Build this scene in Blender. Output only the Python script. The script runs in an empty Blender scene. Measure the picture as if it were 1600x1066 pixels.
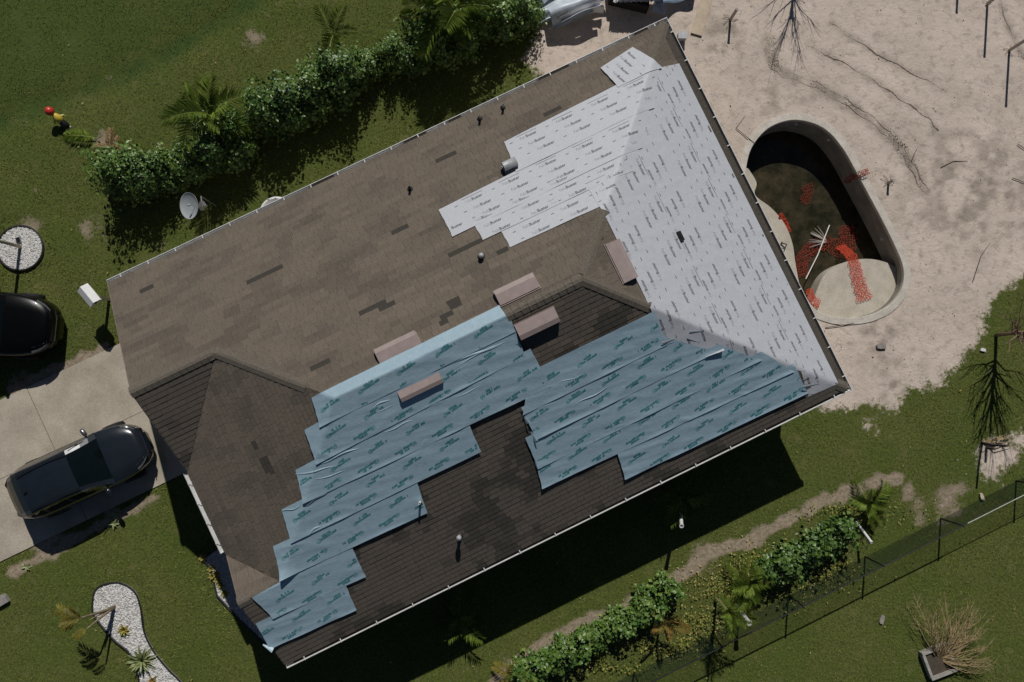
import bpy, math, random
import numpy as np
from mathutils import Vector, Matrix

# ------------------------------------------------------------------ camera, sky, sun, exposure
scene = bpy.context.scene
COL = scene.collection
CAM_H = 25.0
TX, TY = 0.046607, -0.018802
cd = bpy.data.cameras.new('camera'); cd.sensor_width = 36.0; cd.lens = 1250.0/1600*36.0
cd.clip_start = 0.5; cd.clip_end = 2000
cam = bpy.data.objects.new('camera', cd); COL.objects.link(cam)
cam.location = (0, 0, CAM_H); cam.rotation_euler = (TX, TY, 0)
scene.camera = cam
SUN_EL = math.radians(44.0)
SUN_AZ = math.radians(85.0)            # math angle (from +x towards +y) of the direction to the sun
world = bpy.data.worlds.new('World'); scene.world = world; world.use_nodes = True
wn = world.node_tree.nodes; wl = world.node_tree.links
bg = wn['Background']; sky = wn.new('ShaderNodeTexSky'); sky.sky_type = 'NISHITA'
sky.sun_disc = False; sky.air_density = .6; sky.dust_density = .3; sky.ozone_density = 1.5; sky.sun_elevation = SUN_EL; sky.sun_rotation = math.pi/2 - SUN_AZ
wl.new(sky.outputs[0], bg.inputs[0]); bg.inputs[1].default_value = 0.05
sd = bpy.data.lights.new('sun', 'SUN'); sd.energy = 5.0; sd.angle = math.radians(0.5); sd.color = (1, .965, .91)
sun = bpy.data.objects.new('sun', sd); COL.objects.link(sun)
SUNV = Vector((math.cos(SUN_EL)*math.cos(SUN_AZ), math.cos(SUN_EL)*math.sin(SUN_AZ), math.sin(SUN_EL)))
sun.rotation_euler = SUNV.to_track_quat('Z', 'Y').to_euler(); sun.location = SUNV*40
scene.view_settings.view_transform = 'Standard'; scene.view_settings.look = 'None'
scene.view_settings.gamma = 1.0; scene.view_settings.exposure = -0.75

rng = np.random.default_rng(7); random.seed(7)
PI = math.pi

# ------------------------------------------------------------------ survey: photograph pixel + height -> place
_cx, _sx, _cy, _sy = math.cos(TX), math.sin(TX), math.cos(TY), math.sin(TY)
RC = np.array([[_cy,0,_sy],[0,1,0],[-_sy,0,_cy]]) @ np.array([[1,0,0],[0,_cx,-_sx],[0,_sx,_cx]])
def P(px, py, z=0.0):
    d = RC @ np.array([(px-800)/1250.0, (533-py)/1250.0, -1.0]); t = (z-CAM_H)/d[2]
    return Vector((d[0]*t, d[1]*t, z))
# house plan: A metres from the right-hand eave, b metres from the upper eave
X0, Y0, TH = 4.7808, 10.1912, 0.450272
U = np.array([math.cos(TH), math.sin(TH)]); V = np.array([math.sin(TH), -math.cos(TH)])
HE, SL, WD, LN, LL, RG, GR, PR = 2.9, .492, 11.675, 17.22, 18.265, 5.8375, 3.39, 9.41
def xy(A, b): return X0 - A*U[0] + b*V[0], Y0 - A*U[1] + b*V[1]
def AB(x, y):
    dx, dy = x-X0, y-Y0
    return -(dx*U[0]+dy*U[1]), dx*V[0]+dy*V[1]
def roofz(A, b):
    A = np.asarray(A, float); b = np.asarray(b, float)
    N = HE+SL*b; S = HE+SL*(WD-b); E_ = HE+SL*A; Wp = HE+SL*(LL-A)
    M = np.minimum(np.minimum(N, S), np.minimum(E_, Wp))
    G = np.where(A > 12, np.minimum(N, HE+SL*(2*GR-b)), -9); Q = np.where(A > 12, np.minimum(S, HE+SL*(WD-PR)-SL*(PR-b)), -9)
    return np.maximum(M, np.maximum(G, Q))
def RP(A, b, off=0.0):
    x, y = xy(A, b); return Vector((float(x), float(y), float(roofz(A, b))+off))
def HP(A, b, z=0.0):
    x, y = xy(A, b); return Vector((float(x), float(y), z))
def roofpix(px, py, off=0.0):
    z = 4.0
    for i in range(50):
        p = P(px, py, z); A, b = AB(p.x, p.y); z = float(roofz(A, b))+off
    return A, b

# ------------------------------------------------------------------ noise helpers
_lat = rng.random((256, 256))
def vnoise(x, y, sc=1.0, seed=0):
    x = np.asarray(x, float)*sc+seed*17.3+1000; y = np.asarray(y, float)*sc+seed*9.7+1000
    i = np.floor(x).astype(int); j = np.floor(y).astype(int); fx = x-i; fy = y-j
    fx = fx*fx*(3-2*fx); fy = fy*fy*(3-2*fy)
    a = _lat[i % 256, j % 256]; b = _lat[(i+1) % 256, j % 256]; c = _lat[i % 256, (j+1) % 256]; d = _lat[(i+1) % 256, (j+1) % 256]
    return (a*(1-fx)+b*fx)*(1-fy)+(c*(1-fx)+d*fx)*fy
def fbm(x, y, sc=1.0, seed=0, o=3):
    t = 0; a = .5; n = 0
    for k in range(o): t = t+a*vnoise(x, y, sc*2**k, seed+k*3); n += a; a *= .5
    return t/n
def sdpoly(X, Y, poly):
    X = np.asarray(X, float); Y = np.asarray(Y, float); d = np.full(X.shape, 1e9); ins = np.zeros(X.shape, bool)
    n = len(poly)
    for i in range(n):
        ax, ay = poly[i][0], poly[i][1]; bx, by = poly[(i+1) % n][0], poly[(i+1) % n][1]
        ex, ey = bx-ax, by-ay; wx, wy = X-ax, Y-ay
        t = np.clip((wx*ex+wy*ey)/(ex*ex+ey*ey+1e-12), 0, 1)
        d = np.minimum(d, np.hypot(wx-ex*t, wy-ey*t))
        if abs(ey) > 1e-12:
            c = (ay > Y) != (by > Y)
            ins ^= c & (X < ex*(Y-ay)/ey+ax)
    return np.where(ins, -d, d)
def dline(X, Y, pts):
    X = np.asarray(X, float); Y = np.asarray(Y, float); d = np.full(X.shape, 1e9)
    for i in range(len(pts)-1):
        ax, ay = pts[i][0], pts[i][1]; bx, by = pts[i+1][0], pts[i+1][1]
        ex, ey = bx-ax, by-ay; t = np.clip(((X-ax)*ex+(Y-ay)*ey)/(ex*ex+ey*ey+1e-12), 0, 1)
        d = np.minimum(d, np.hypot(X-ax-ex*t, Y-ay-ey*t))
    return d
def spline(pts, n=8, closed=True):
    pts = [Vector(p) for p in pts]; out = []; m = len(pts)
    for i in range(m if closed else m-1):
        g = (lambda k: pts[k % m]) if closed else (lambda k: pts[max(0, min(m-1, k))])
        p0, p1, p2, p3 = g(i-1), g(i), g(i+1), g(i+2)
        for k in range(n):
            t = k/n
            out.append(.5*((2*p1)+(p2-p0)*t+(2*p0-5*p1+4*p2-p3)*t*t+(3*p1-p0-3*p2+p3)*t**3))
    if not closed: out.append(pts[-1])
    return out

# ------------------------------------------------------------------ materials
MATS = {}
def nd(nt, t, **k):
    n = nt.nodes.new(t)
    for a, b in k.items(): setattr(n, a, b)
    return n
def mat(name, c1, c2=None, rough=.8, scale=6.0, detail=4.0, attr=None, c3=None, metal=0.0, bump=0.0, bscale=None, coat=0.0, spec=.5, fine=0.0, fscale=60, trans=0.0):
    """noise mix of two base colours; a mesh attribute may mix in c3 (per-piece colour differences)"""
    m = bpy.data.materials.new(name); m.use_nodes = True; nt = m.node_tree; L = nt.links
    b = nt.nodes['Principled BSDF']
    tc = nd(nt, 'ShaderNodeTexCoord'); nz = nd(nt, 'ShaderNodeTexNoise'); nz.inputs['Scale'].default_value = scale; nz.inputs['Detail'].default_value = detail
    L.new(tc.outputs['Object'], nz.inputs['Vector'])
    mx = nd(nt, 'ShaderNodeMix', data_type='RGBA'); c2 = c2 or tuple(x*.8 for x in c1)
    mx.inputs[6].default_value = (*c1, 1); mx.inputs[7].default_value = (*c2, 1)
    mr = nd(nt, 'ShaderNodeMapRange'); mr.inputs[1].default_value = .35; mr.inputs[2].default_value = .65
    L.new(nz.outputs[0], mr.inputs[0]); L.new(mr.outputs[0], mx.inputs[0]); col = mx.outputs[2]
    if attr:
        at = nd(nt, 'ShaderNodeAttribute', attribute_name=attr); m2 = nd(nt, 'ShaderNodeMix', data_type='RGBA')
        m2.inputs[7].default_value = (*c3, 1); L.new(at.outputs['Fac'], m2.inputs[0]); L.new(col, m2.inputs[6]); col = m2.outputs[2]
    if fine:
        n2 = nd(nt, 'ShaderNodeTexNoise'); n2.inputs['Scale'].default_value = fscale; n2.inputs['Detail'].default_value = 2; L.new(tc.outputs['Object'], n2.inputs['Vector'])
        mm = nd(nt, 'ShaderNodeMapRange'); mm.inputs[1].default_value = .3; mm.inputs[2].default_value = .7; mm.inputs[3].default_value = 1-fine; mm.inputs[4].default_value = 1+fine
        L.new(n2.outputs[0], mm.inputs[0]); vm = nd(nt, 'ShaderNodeVectorMath', operation='SCALE'); L.new(col, vm.inputs[0]); L.new(mm.outputs[0], vm.inputs['Scale']); col = vm.outputs[0]
    L.new(col, b.inputs['Base Color']); b.inputs['Roughness'].default_value = rough; b.inputs['Metallic'].default_value = metal
    b.inputs['Coat Weight'].default_value = coat; b.inputs['Coat Roughness'].default_value = .04; b.inputs['Specular IOR Level'].default_value = spec
    if trans: b.inputs['Transmission Weight'].default_value = trans
    if bump:
        bn = nd(nt, 'ShaderNodeTexNoise'); bn.inputs['Scale'].default_value = bscale or scale*4; bn.inputs['Detail'].default_value = 5; L.new(tc.outputs['Object'], bn.inputs['Vector'])
        bp = nd(nt, 'ShaderNodeBump'); bp.inputs['Strength'].default_value = bump; bp.inputs['Distance'].default_value = .02; L.new(bn.outputs[0], bp.inputs['Height']); L.new(bp.outputs[0], b.inputs['Normal'])
    MATS[name] = m; return m

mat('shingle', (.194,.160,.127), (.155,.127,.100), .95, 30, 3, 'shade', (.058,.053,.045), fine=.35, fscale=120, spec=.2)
mat('roof_deck', (.07,.062,.052), None, .95, 8)
mat('ridge_cap', (.165,.142,.115), (.12,.105,.085), .95, 20, fine=.3, fscale=120, spec=.2)
mat('white_felt', (.515,.53,.565), (.475,.49,.53), .55, 14, 5, bump=.25, bscale=120, fine=.05, fscale=90)
mat('blue_felt', (.345,.475,.55), (.31,.435,.515), .42, 7, 4, bump=.22, bscale=16, fine=.05, fscale=70)
mat('black_ink', (.13,.13,.145), None, .7); mat('grey_ink', (.41,.42,.45), None, .7); mat('teal_wash', (.235,.41,.46), None, .6); mat('teal_ink', (.035,.20,.22), (.06,.26,.27), .6, 40)
mat('gutter_white', (.72,.72,.71), (.6,.6,.58), .45, 5, 5, fine=.1)
mat('fascia_white', (.68,.67,.64), (.6,.59,.56), .6, 4)
mat('litter_and_shade', (.02,.016,.012), (.045,.035,.022), .95, 40, bump=.6)
mat('vent_pink', (.36,.285,.265), (.315,.25,.232), .5, 6, fine=.06)
mat('vent_dark', (.01,.01,.01), None, .9)
mat('pipe_grey', (.45,.46,.47), (.34,.35,.36), .5, 8, metal=.15); mat('pipe_white', (.75,.74,.7), (.6,.58,.54), .5, 8); mat('pipe_dark', (.03,.028,.026), None, .7)
mat('stucco', (.55,.48,.38), (.5,.43,.34), .9, 3, bump=.3, bscale=80)
mat('door_white', (.62,.6,.56), None, .6); mat('glass_dark', (.02,.025,.03), None, .05, spec=.8)
mat('concrete', (.48,.43,.345), (.36,.315,.25), .9, 1.1, 10, fine=.14, fscale=25, bump=.2, bscale=60)
mat('pool_plaster', (.55,.50,.42), (.46,.42,.34), .85, 3, 6, fine=.12, fscale=30)
mat('pool_wall', (.30,.285,.25), (.2,.19,.17), .9, 2.5, 6, fine=.15, fscale=20)
mat('coping_concrete', (.63,.58,.51), (.51,.47,.41), .9, 3, 6, fine=.15, fscale=30)
mat('net_orange', (.78,.10,.04), (.66,.075,.035), .5, 10)
mat('net_red', (.40,.05,.025), (.30,.035,.02), .6, 10)
mat('wood_pale', (.60,.50,.37), (.5,.41,.3), .85, 5, fine=.1); mat('wood_grey', (.40,.38,.34), (.3,.28,.25), .9, 8, fine=.15)
mat('wood_post', (.48,.42,.33), (.4,.34,.26), .9, 6); mat('post_sand', (.5,.44,.37), (.42,.36,.3), .9, 8)
mat('white_plastic', (.78,.78,.77), (.7,.7,.69), .4, 5); mat('dish_grey', (.42,.45,.46), (.38,.41,.42), .45, 6); mat('steel', (.4,.4,.4), None, .4, metal=.6)
mat('gravel_white', (.80,.79,.77), (.64,.63,.61), .9, 30, attr='shade', c3=(.42,.41,.39))
mat('gravel_bed', (.5,.49,.48), (.38,.37,.36), .95, 40)
mat('edging_black', (.02,.02,.02), None, .6)
mat('leaf_green', (.075,.16,.025), (.055,.125,.02), .42, 5, attr='shade', c3=(.17,.25,.05), spec=.5)
mat('leaf_deep', (.055,.125,.022), (.04,.095,.018), .42, 5, attr='shade', c3=(.13,.21,.04), spec=.5)
mat('frond_green', (.14,.235,.03), (.10,.18,.025), .4, 4, attr='shade', c3=(.26,.32,.05))
mat('frond_yellow', (.28,.27,.05), (.18,.22,.04), .5, 4, attr='shade', c3=(.36,.26,.06))
mat('frond_orange', (.36,.17,.04), (.3,.2,.05), .5, 4, attr='shade', c3=(.2,.2,.04))
mat('frond_dry', (.30,.19,.085), (.24,.15,.07), .8, 5, attr='shade', c3=(.38,.27,.13))
mat('agave_leaf', (.22,.27,.09), (.12,.18,.06), .5, 6, attr='shade', c3=(.33,.35,.16))
mat('bark_tan', (.30,.23,.15), (.22,.17,.11), .9, 12, bump=.4); mat('bark_pink', (.26,.17,.13), (.2,.13,.1), .9, 12); mat('bark_dark', (.09,.075,.06), (.06,.05,.04), .9, 12)
mat('straw', (.45,.34,.18), (.34,.25,.13), .85, 8)
mat('rake_brown', (.22,.18,.145), (.17,.14,.11), .8, 4); mat('fence_black', (.008,.010,.009), None, .5); mat('fence_wire', (.012,.03,.022), None, .5); mat('rail_highlight', (.7,.7,.68), None, .35, metal=.4)
mat('metal_sheet', (.62,.68,.74), (.46,.52,.58), .4, 3, metal=.0, fine=.1, fscale=12); mat('metal_white', (.75,.75,.77), (.65,.66,.68), .45, 3); mat('tarp_blue', (.22,.28,.36), (.15,.2,.28), .45, 4, bump=.5, bscale=6)
mat('paint_navy', (.013,.018,.025), (.015,.021,.029), .25, 3, coat=.6, metal=.1); mat('paint_black', (.0015,.0015,.0015), (.002,.002,.002), .3, 3, coat=.25, spec=.2)
mat('car_glass', (.003,.006,.006), None, .03, spec=.6); mat('rubber', (.012,.012,.012), None, .8); mat('rim_metal', (.4,.4,.41), None, .3, metal=.9); mat('chrome', (.7,.7,.7), None, .12, metal=1.0)
mat('lamp_clear', (.10,.105,.11), None, .08, spec=.9); mat('lamp_red', (.25,.01,.01), None, .15); mat('trim_black', (.006,.006,.006), None, .5)
mat('red_plastic', (.65,.045,.03), (.5,.035,.03), .35, 12); mat('yellow_plastic', (.68,.45,.04), (.6,.5,.08), .4, 20); mat('black_plastic', (.012,.012,.014), None, .5)
mat('grass_blade', (.130,.178,.029), (.178,.198,.041), .7, .9, 4, attr='shade', c3=(.30,.28,.09), spec=.25)
mat('dry_leaf', (.40,.33,.06), (.45,.24,.06), .8, 2.5, attr='shade', c3=(.45,.42,.2)); mat('soil', (.09,.07,.05), (.06,.048,.035), .95, 12)
mat('cover_leaf', (.10,.15,.028), (.15,.17,.03), .6, 1.5, attr='shade', c3=(.38,.34,.07)); mat('paper_white', (.85,.85,.85), None, .7); mat('twig', (.07,.055,.045), None, .9); mat('mulch', (.13,.10,.075), None, .95); mat('rut_soil', (.34,.285,.24), (.22,.18,.15), .95, 14, 8, bump=.6, bscale=40); mat('stone_grey', (.32,.3,.28), (.25,.23,.21), .9, 10)

def ground_material():
    m = bpy.data.materials.new('ground_mix'); m.use_nodes = True; nt = m.node_tree; L = nt.links; b = nt.nodes['Principled BSDF']
    tc = nd(nt, 'ShaderNodeTexCoord')
    def noise(s, d=5, r=.55):
        n = nd(nt, 'ShaderNodeTexNoise'); n.inputs['Scale'].default_value = s; n.inputs['Detail'].default_value = d; n.inputs['Roughness'].default_value = r; L.new(tc.outputs['Object'], n.inputs['Vector']); return n.outputs[0]
    def rmp(x, a, b_, lo=0., hi=1.):
        r = nd(nt, 'ShaderNodeMapRange'); r.inputs[1].default_value = a; r.inputs[2].default_value = b_; r.inputs[3].default_value = lo; r.inputs[4].default_value = hi; L.new(x, r.inputs[0]); return r.outputs[0]
    def mix(f, a, b_):
        x = nd(nt, 'ShaderNodeMix', data_type='RGBA'); L.new(f, x.inputs[0])
        for i, s in ((6, a), (7, b_)):
            if isinstance(s, tuple): x.inputs[i].default_value = (*s, 1)
            else: L.new(s, x.inputs[i])
        return x.outputs[2]
    def att(n): return nd(nt, 'ShaderNodeAttribute', attribute_name=n).outputs['Fac']
    def add(x, y, op='ADD'):
        a = nd(nt, 'ShaderNodeMath', operation=op)
        for i, s in ((0, x), (1, y)):
            if isinstance(s, float): a.inputs[i].default_value = s
            else: L.new(s, a.inputs[i])
        return a.outputs[0]
    lawn = mix(rmp(noise(.5), .35, .65), (.090,.124,.024), (.132,.142,.038))
    lawn = mix(rmp(noise(14), .4, .68), lawn, (.058,.075,.02))
    lawn = mix(rmp(noise(2.3, 8), .58, .78), lawn, (.165,.155,.065))
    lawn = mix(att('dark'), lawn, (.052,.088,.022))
    sandc = mix(rmp(noise(.7, 8), .35, .65), (.68,.575,.49), (.575,.485,.41))
    sandc = mix(rmp(noise(3.4, 12, .75), .50, .68), sandc, (.38,.325,.28))
    sandc = mix(rmp(noise(26, 6, .7), .60, .76), sandc, (.30,.255,.22))
    sandc = mix(att('stain'), sandc, (.15,.125,.1))
    soil = mix(rmp(noise(9, 8), .4, .62), (.36,.295,.215), (.24,.19,.14))
    f = rmp(add(att('sand'), add(add(noise(7, 8, .7), -.5), .9, 'MULTIPLY')), .42, .58)
    f2 = rmp(add(att('dirt'), add(add(noise(9, 8, .7), -.5), .9, 'MULTIPLY')), .42, .6)
    c = mix(f2, lawn, soil); c = mix(f, c, sandc)
    L.new(c, b.inputs['Base Color']); b.inputs['Roughness'].default_value = .95; b.inputs['Specular IOR Level'].default_value = .15
    bp = nd(nt, 'ShaderNodeBump'); bp.inputs['Strength'].default_value = .55; bp.inputs['Distance'].default_value = .05
    L.new(add(noise(9, 10, .72), add(noise(2.2, 4), 1.2, 'MULTIPLY')), bp.inputs['Height']); L.new(bp.outputs[0], b.inputs['Normal'])
    MATS['ground_mix'] = m
ground_material()

def water_material():
    m = bpy.data.materials.new('pool_water'); m.use_nodes = True; nt = m.node_tree; L = nt.links; b = nt.nodes['Principled BSDF']
    tc = nd(nt, 'ShaderNodeTexCoord'); n = nd(nt, 'ShaderNodeTexNoise'); n.inputs['Scale'].default_value = 2.2; n.inputs['Detail'].default_value = 10; n.inputs['Roughness'].default_value = .7; L.new(tc.outputs['Object'], n.inputs['Vector'])
    x = nd(nt, 'ShaderNodeMix', data_type='RGBA'); x.inputs[6].default_value = (.018,.019,.010,1); x.inputs[7].default_value = (.070,.055,.032,1); mr = nd(nt, 'ShaderNodeMapRange'); mr.inputs[1].default_value = .38; mr.inputs[2].default_value = .68; L.new(n.outputs[0], mr.inputs[0]); L.new(mr.outputs[0], x.inputs[0]); L.new(x.outputs[2], b.inputs['Base Color'])
    b.inputs['Roughness'].default_value = .06; b.inputs['IOR'].default_value = 1.33
    w = nd(nt, 'ShaderNodeTexNoise'); w.inputs['Scale'].default_value = 9; w.inputs['Detail'].default_value = 4; L.new(tc.outputs['Object'], w.inputs['Vector'])
    bp = nd(nt, 'ShaderNodeBump'); bp.inputs['Strength'].default_value = .25; bp.inputs['Distance'].default_value = .02; L.new(w.outputs[0], bp.inputs['Height']); L.new(bp.outputs[0], b.inputs['Normal'])
    MATS['pool_water'] = m
water_material()

# ------------------------------------------------------------------ building helpers
ORG = {}
def tag(o, label=None, cat=None, group=None, kind=None):
    if label: o['label'] = label
    if cat: o['category'] = cat
    if group: o['group'] = group
    if kind: o['kind'] = kind
    return o
def thing(name, label, cat, loc=(0,0,0), group=None, rotz=0.0):
    o = bpy.data.objects.new(name, None); o.empty_display_size = .2; COL.objects.link(o); o.location = loc; o.rotation_euler = (0, 0, rotz)
    ORG[o.name] = Vector(loc); return tag(o, label, cat, group)
def link(name, me, parent=None, loc=None):
    o = bpy.data.objects.new(name, me); COL.objects.link(o)
    if parent is not None:
        o.parent = parent; ORG[o.name] = ORG.get(parent.name, Vector())
    if loc is not None: o.location = loc
    return o
class MB:
    def __init__(s): s.v = []; s.f = []; s.sh = []; s.smooth = False
    def add(s, vs, fs, shade=0.0):
        n = len(s.v); s.v += [tuple(v) for v in vs]; s.f += [tuple(i+n for i in f) for f in fs]; s.sh += [shade]*len(vs); return s
    def box(s, c, sz, ax=None, shade=0.0):
        c = Vector(c); ax = ax or (Vector((1,0,0)), Vector((0,1,0)), Vector((0,0,1)))
        vs = [c+ax[0]*sz[0]*.5*i+ax[1]*sz[1]*.5*j+ax[2]*sz[2]*.5*k for i in (-1,1) for j in (-1,1) for k in (-1,1)]
        return s.add(vs, [(0,1,3,2),(4,6,7,5),(0,4,5,1),(2,3,7,6),(0,2,6,4),(1,5,7,3)], shade)
    def tube(s, pts, r, n=6, cap=True, shade=0.0):
        pts = [Vector(p) for p in pts]; m = len(pts); rr = r if isinstance(r, (list, tuple)) else [r]*m
        vs = []; fs = []; up = None
        for i, p in enumerate(pts):
            t = (pts[min(i+1, m-1)]-pts[max(i-1, 0)]).normalized()
            if up is None: up = t.orthogonal().normalized()
            a = (up-t*up.dot(t)); a = a.normalized() if a.length > 1e-6 else t.orthogonal().normalized(); up = a; b = t.cross(a)
            for k in range(n): q = 2*PI*k/n; vs.append(p+(a*math.cos(q)+b*math.sin(q))*rr[i])
        for i in range(m-1):
            for k in range(n): fs.append((i*n+k, i*n+(k+1) % n, (i+1)*n+(k+1) % n, (i+1)*n+k))
        if cap: fs.append(tuple(range(n-1, -1, -1))); fs.append(tuple((m-1)*n+k for k in range(n)))
        return s.add(vs, fs, shade)
    def lathe(s, prof, c, ax=Vector((0,0,1)), n=16, shade=0.0):
        c = Vector(c); ax = Vector(ax).normalized(); a = ax.orthogonal().normalized(); b = ax.cross(a); vs = []; fs = []
        for r, h in prof:
            for k in range(n): q = 2*PI*k/n; vs.append(c+ax*h+(a*math.cos(q)+b*math.sin(q))*r)
        for i in range(len(prof)-1):
            for k in range(n): fs.append((i*n+k, i*n+(k+1) % n, (i+1)*n+(k+1) % n, (i+1)*n+k))
        return s.add(vs, fs, shade)
    def prism(s, poly, z0, z1, shade=0.0):
        n = len(poly); vs = [(p[0], p[1], z0) for p in poly]+[(p[0], p[1], z1) for p in poly]
        return s.add(vs, [tuple(range(n-1, -1, -1)), tuple(range(n, 2*n))]+[(i, (i+1) % n, n+(i+1) % n, n+i) for i in range(n)], shade)
    def grid(s, fn, nu, nv, shade=0.0):
        vs = [fn(i/nu, j/nv) for i in range(nu+1) for j in range(nv+1)]
        return s.add(vs, [(i*(nv+1)+j, (i+1)*(nv+1)+j, (i+1)*(nv+1)+j+1, i*(nv+1)+j+1) for i in range(nu) for j in range(nv)], shade)
    def mesh(s, name, m, origin=Vector()):
        me = bpy.data.meshes.new(name); me.from_pydata([(v[0]-origin[0], v[1]-origin[1], v[2]-origin[2]) for v in s.v], [], s.f)
        me.materials.append(MATS[m])
        at = me.attributes.new('shade', 'FLOAT', 'POINT'); at.data.foreach_set('value', np.array(s.sh, dtype=np.float32))
        if s.smooth: me.polygons.foreach_set('use_smooth', np.ones(len(me.polygons), bool))
        return me
    def build(s, name, m, parent=None, smooth=False):
        s.smooth = s.smooth or smooth
        org = ORG.get(parent.name, Vector()) if parent is not None else Vector()
        return link(name, s.mesh(name, m, org), parent)
def np_mesh(name, V_, F_, m, shade=None):
    me = bpy.data.meshes.new(name); nv = len(V_); nf, k = F_.shape
    me.vertices.add(nv); me.vertices.foreach_set('co', np.ascontiguousarray(V_, dtype=np.float32).ravel())
    me.loops.add(nf*k); me.loops.foreach_set('vertex_index', np.ascontiguousarray(F_, dtype=np.int32).ravel())
    me.polygons.add(nf); me.polygons.foreach_set('loop_start', np.arange(0, nf*k, k, dtype=np.int32))
    me.materials.append(MATS[m]); me.update(calc_edges=True)
    if shade is not None:
        at = me.attributes.new('shade', 'FLOAT', 'POINT'); at.data.foreach_set('value', shade.astype(np.float32))
    return me
def copy_tree(o, parent=None):
    c = o.copy(); COL.objects.link(c); c.parent = parent
    for ch in list(o.children): copy_tree(ch, c)
    return c

# ================================================================== GROUND
sand_poly = [P(*q) for q in [(835,-60),(842,55),(818,92),(850,125),(905,130),(960,180),(1100,420),(1230,640),(1275,640),(1300,628),(1345,640),(1405,648),(1425,605),(1470,612),(1500,585),(1522,540),(1540,500),(1570,455),(1600,430),(1760,380),(1800,-200),(835,-200)]]
dirt_path = [P(*q) for q in [(740,1100),(800,1040),(870,995),(940,965),(1010,932),(1070,895),(1110,862),(1160,850),(1230,815),(1300,778),(1360,757),(1400,750)]]
neigh = [P(*q) for q in [(-200,300),(-60,215),(40,172),(130,142),(200,112),(270,78),(340,35),(400,-5),(480,-60)]]
drive_poly = [P(*q) for q in [(-400,806),(0,622),(185,538),(330,472),(440,660),(243,760),(0,880),(-400,1075)]]
pool_ctrl = [(1166,290),(1168,250),(1180,222),(1205,198),(1243,188),(1285,200),(1316,232),(1345,283),(1373,335),(1398,385),(1411,420),(1408,452),(1388,478),(1352,494),(1308,496),(1272,482),(1245,440),(1215,390),(1188,340)]
POOL = spline([P(*q) for q in pool_ctrl], 6)
circ_c = P(33, 388); CR = .70
tear = spline([P(*q) for q in [(146,940),(152,920),(170,911),(192,911),(212,925),(221,950),(226,985),(240,1015),(262,1043),(290,1075),(300,1130),(225,1130),(218,1060),(205,1022),(180,1000),(158,975),(147,958)]], 4)
front_bed = [P(*q) for q in [(318,872),(330,888),(340,930),(375,968),(420,1010),(520,1000),(470,880),(380,830)]]
house_poly = [HP(a, b) for a, b in ((.35,.35),(.35,WD-.35),(16.9,WD-.35),(16.9,.35))]
stl = [[(1200,60),(1203,95),(1222,115),(1265,130),(1320,160),(1370,195),(1402,228),(1425,262),(1445,300)],[(1262,72),(1320,100),(1370,130),(1410,158),(1450,185),(1465,205)],[(1300,38),(1350,72),(1420,112),(1475,140)],[(1560,-10),(1578,50),(1600,90)]]
def masks(X, Y):
    n1 = fbm(X, Y, .9, 1, 4)-.5; n2 = fbm(X, Y, 3.0, 5, 3)-.5
    s = np.clip(.5-sdpoly(X, Y, sand_poly)/1.3, 0, 1.2)+n1*.7+n2*.35
    for (px, py, r, k) in [(1555,715,1.0,.8),(1360,650,.7,.4),(1590,690,.7,.5),(1470,800,.8,.35),(1290,660,.8,.25)]:
        c = P(px, py); s = np.maximum(s, k*1.1*np.exp(-((X-c.x)**2+(Y-c.y)**2)/(r*r))+n1*.5+n2*.4)
    d = np.clip(.98-dline(X, Y, dirt_path)/.52, 0, 1)+n2*.75+n1*.45-.04
    for l in ([(20,895),(110,846),(240,778)], [(15,612),(95,575),(160,545)]):
        d = np.maximum(d, np.clip(.95-dline(X, Y, [P(*q) for q in l])/.45, 0, 1)+n2*.8+n1*.3-.05)
    for (px, py, r, k) in [(145,355,.7,.62),(45,352,.55,.75),(165,225,.45,.9),(60,295,.35,.5),(168,120,.25,.6),(1100,880,.9,.55),(870,80,.9,.8),(250,385,.5,.5),(35,610,.8,.7),(130,590,.5,.6),(75,850,.6,.7),(175,800,.5,.75),(395,60,.6,.45),(1480,790,.9,.6),(1440,800,.7,.6),(1420,770,.5,.6),(1500,760,.6,.6)]:
        c = P(px, py); d = np.maximum(d, k*np.exp(-((X-c.x)**2+(Y-c.y)**2)/(r*r))+n2*.5+n1*.3)
    st = 0
    for i, l in enumerate(stl):
        dl = dline(X, Y, [P(*q) for q in l]); st = np.maximum(st, np.exp(-(dl/(.13 if i else .20))**2)*np.clip(.55+n2*1.2+n1*.8, 0, .75)*(.85 if i == 0 else .6))
    for (px, py, r) in [(1400,600,1.0),(1220,165,.8),(1320,290,.7),(1520,300,2.2),(1370,530,.8),(1560,330,1.2),(1130,60,.8)]:
        c = P(px, py); st = np.maximum(st, np.exp(-((X-c.x)**2+(Y-c.y)**2)/(r*r))*np.clip(n2*2.5+.12, 0, .6))
    return s, d, st
def groundz(X, Y):
    dn = dline(X, Y, neigh)
    z = -.10*np.exp(-(dn/.55)**2)
    return z+(fbm(X, Y, .6, 11, 2)-.5)*.05*np.clip(dn, 0, 1)
fx = np.arange(-18.4, 19.9, .09); fy = np.arange(-11.8, 15.5, .09)
ox = np.array([400, 200, 110, 60, 38, 27, 22.5])
xs = np.concatenate([-ox, fx, ox[::-1]+.0]); xs.sort()
oy = np.array([400, 200, 110, 60, 38, 26, 19]); oy2 = np.array([400, 200, 110, 60, 36, 22, 15])
ys = np.concatenate([-oy2, fy, oy[::-1]]); ys.sort()
GX, GY = np.meshgrid(xs, ys, indexing='ij')
sM, dM, tM = masks(GX, GY)
GZ = groundz(GX, GY); far = (np.abs(GX) > 20) | (np.abs(GY) > 16); GZ = np.where(far, 0, GZ)
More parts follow.
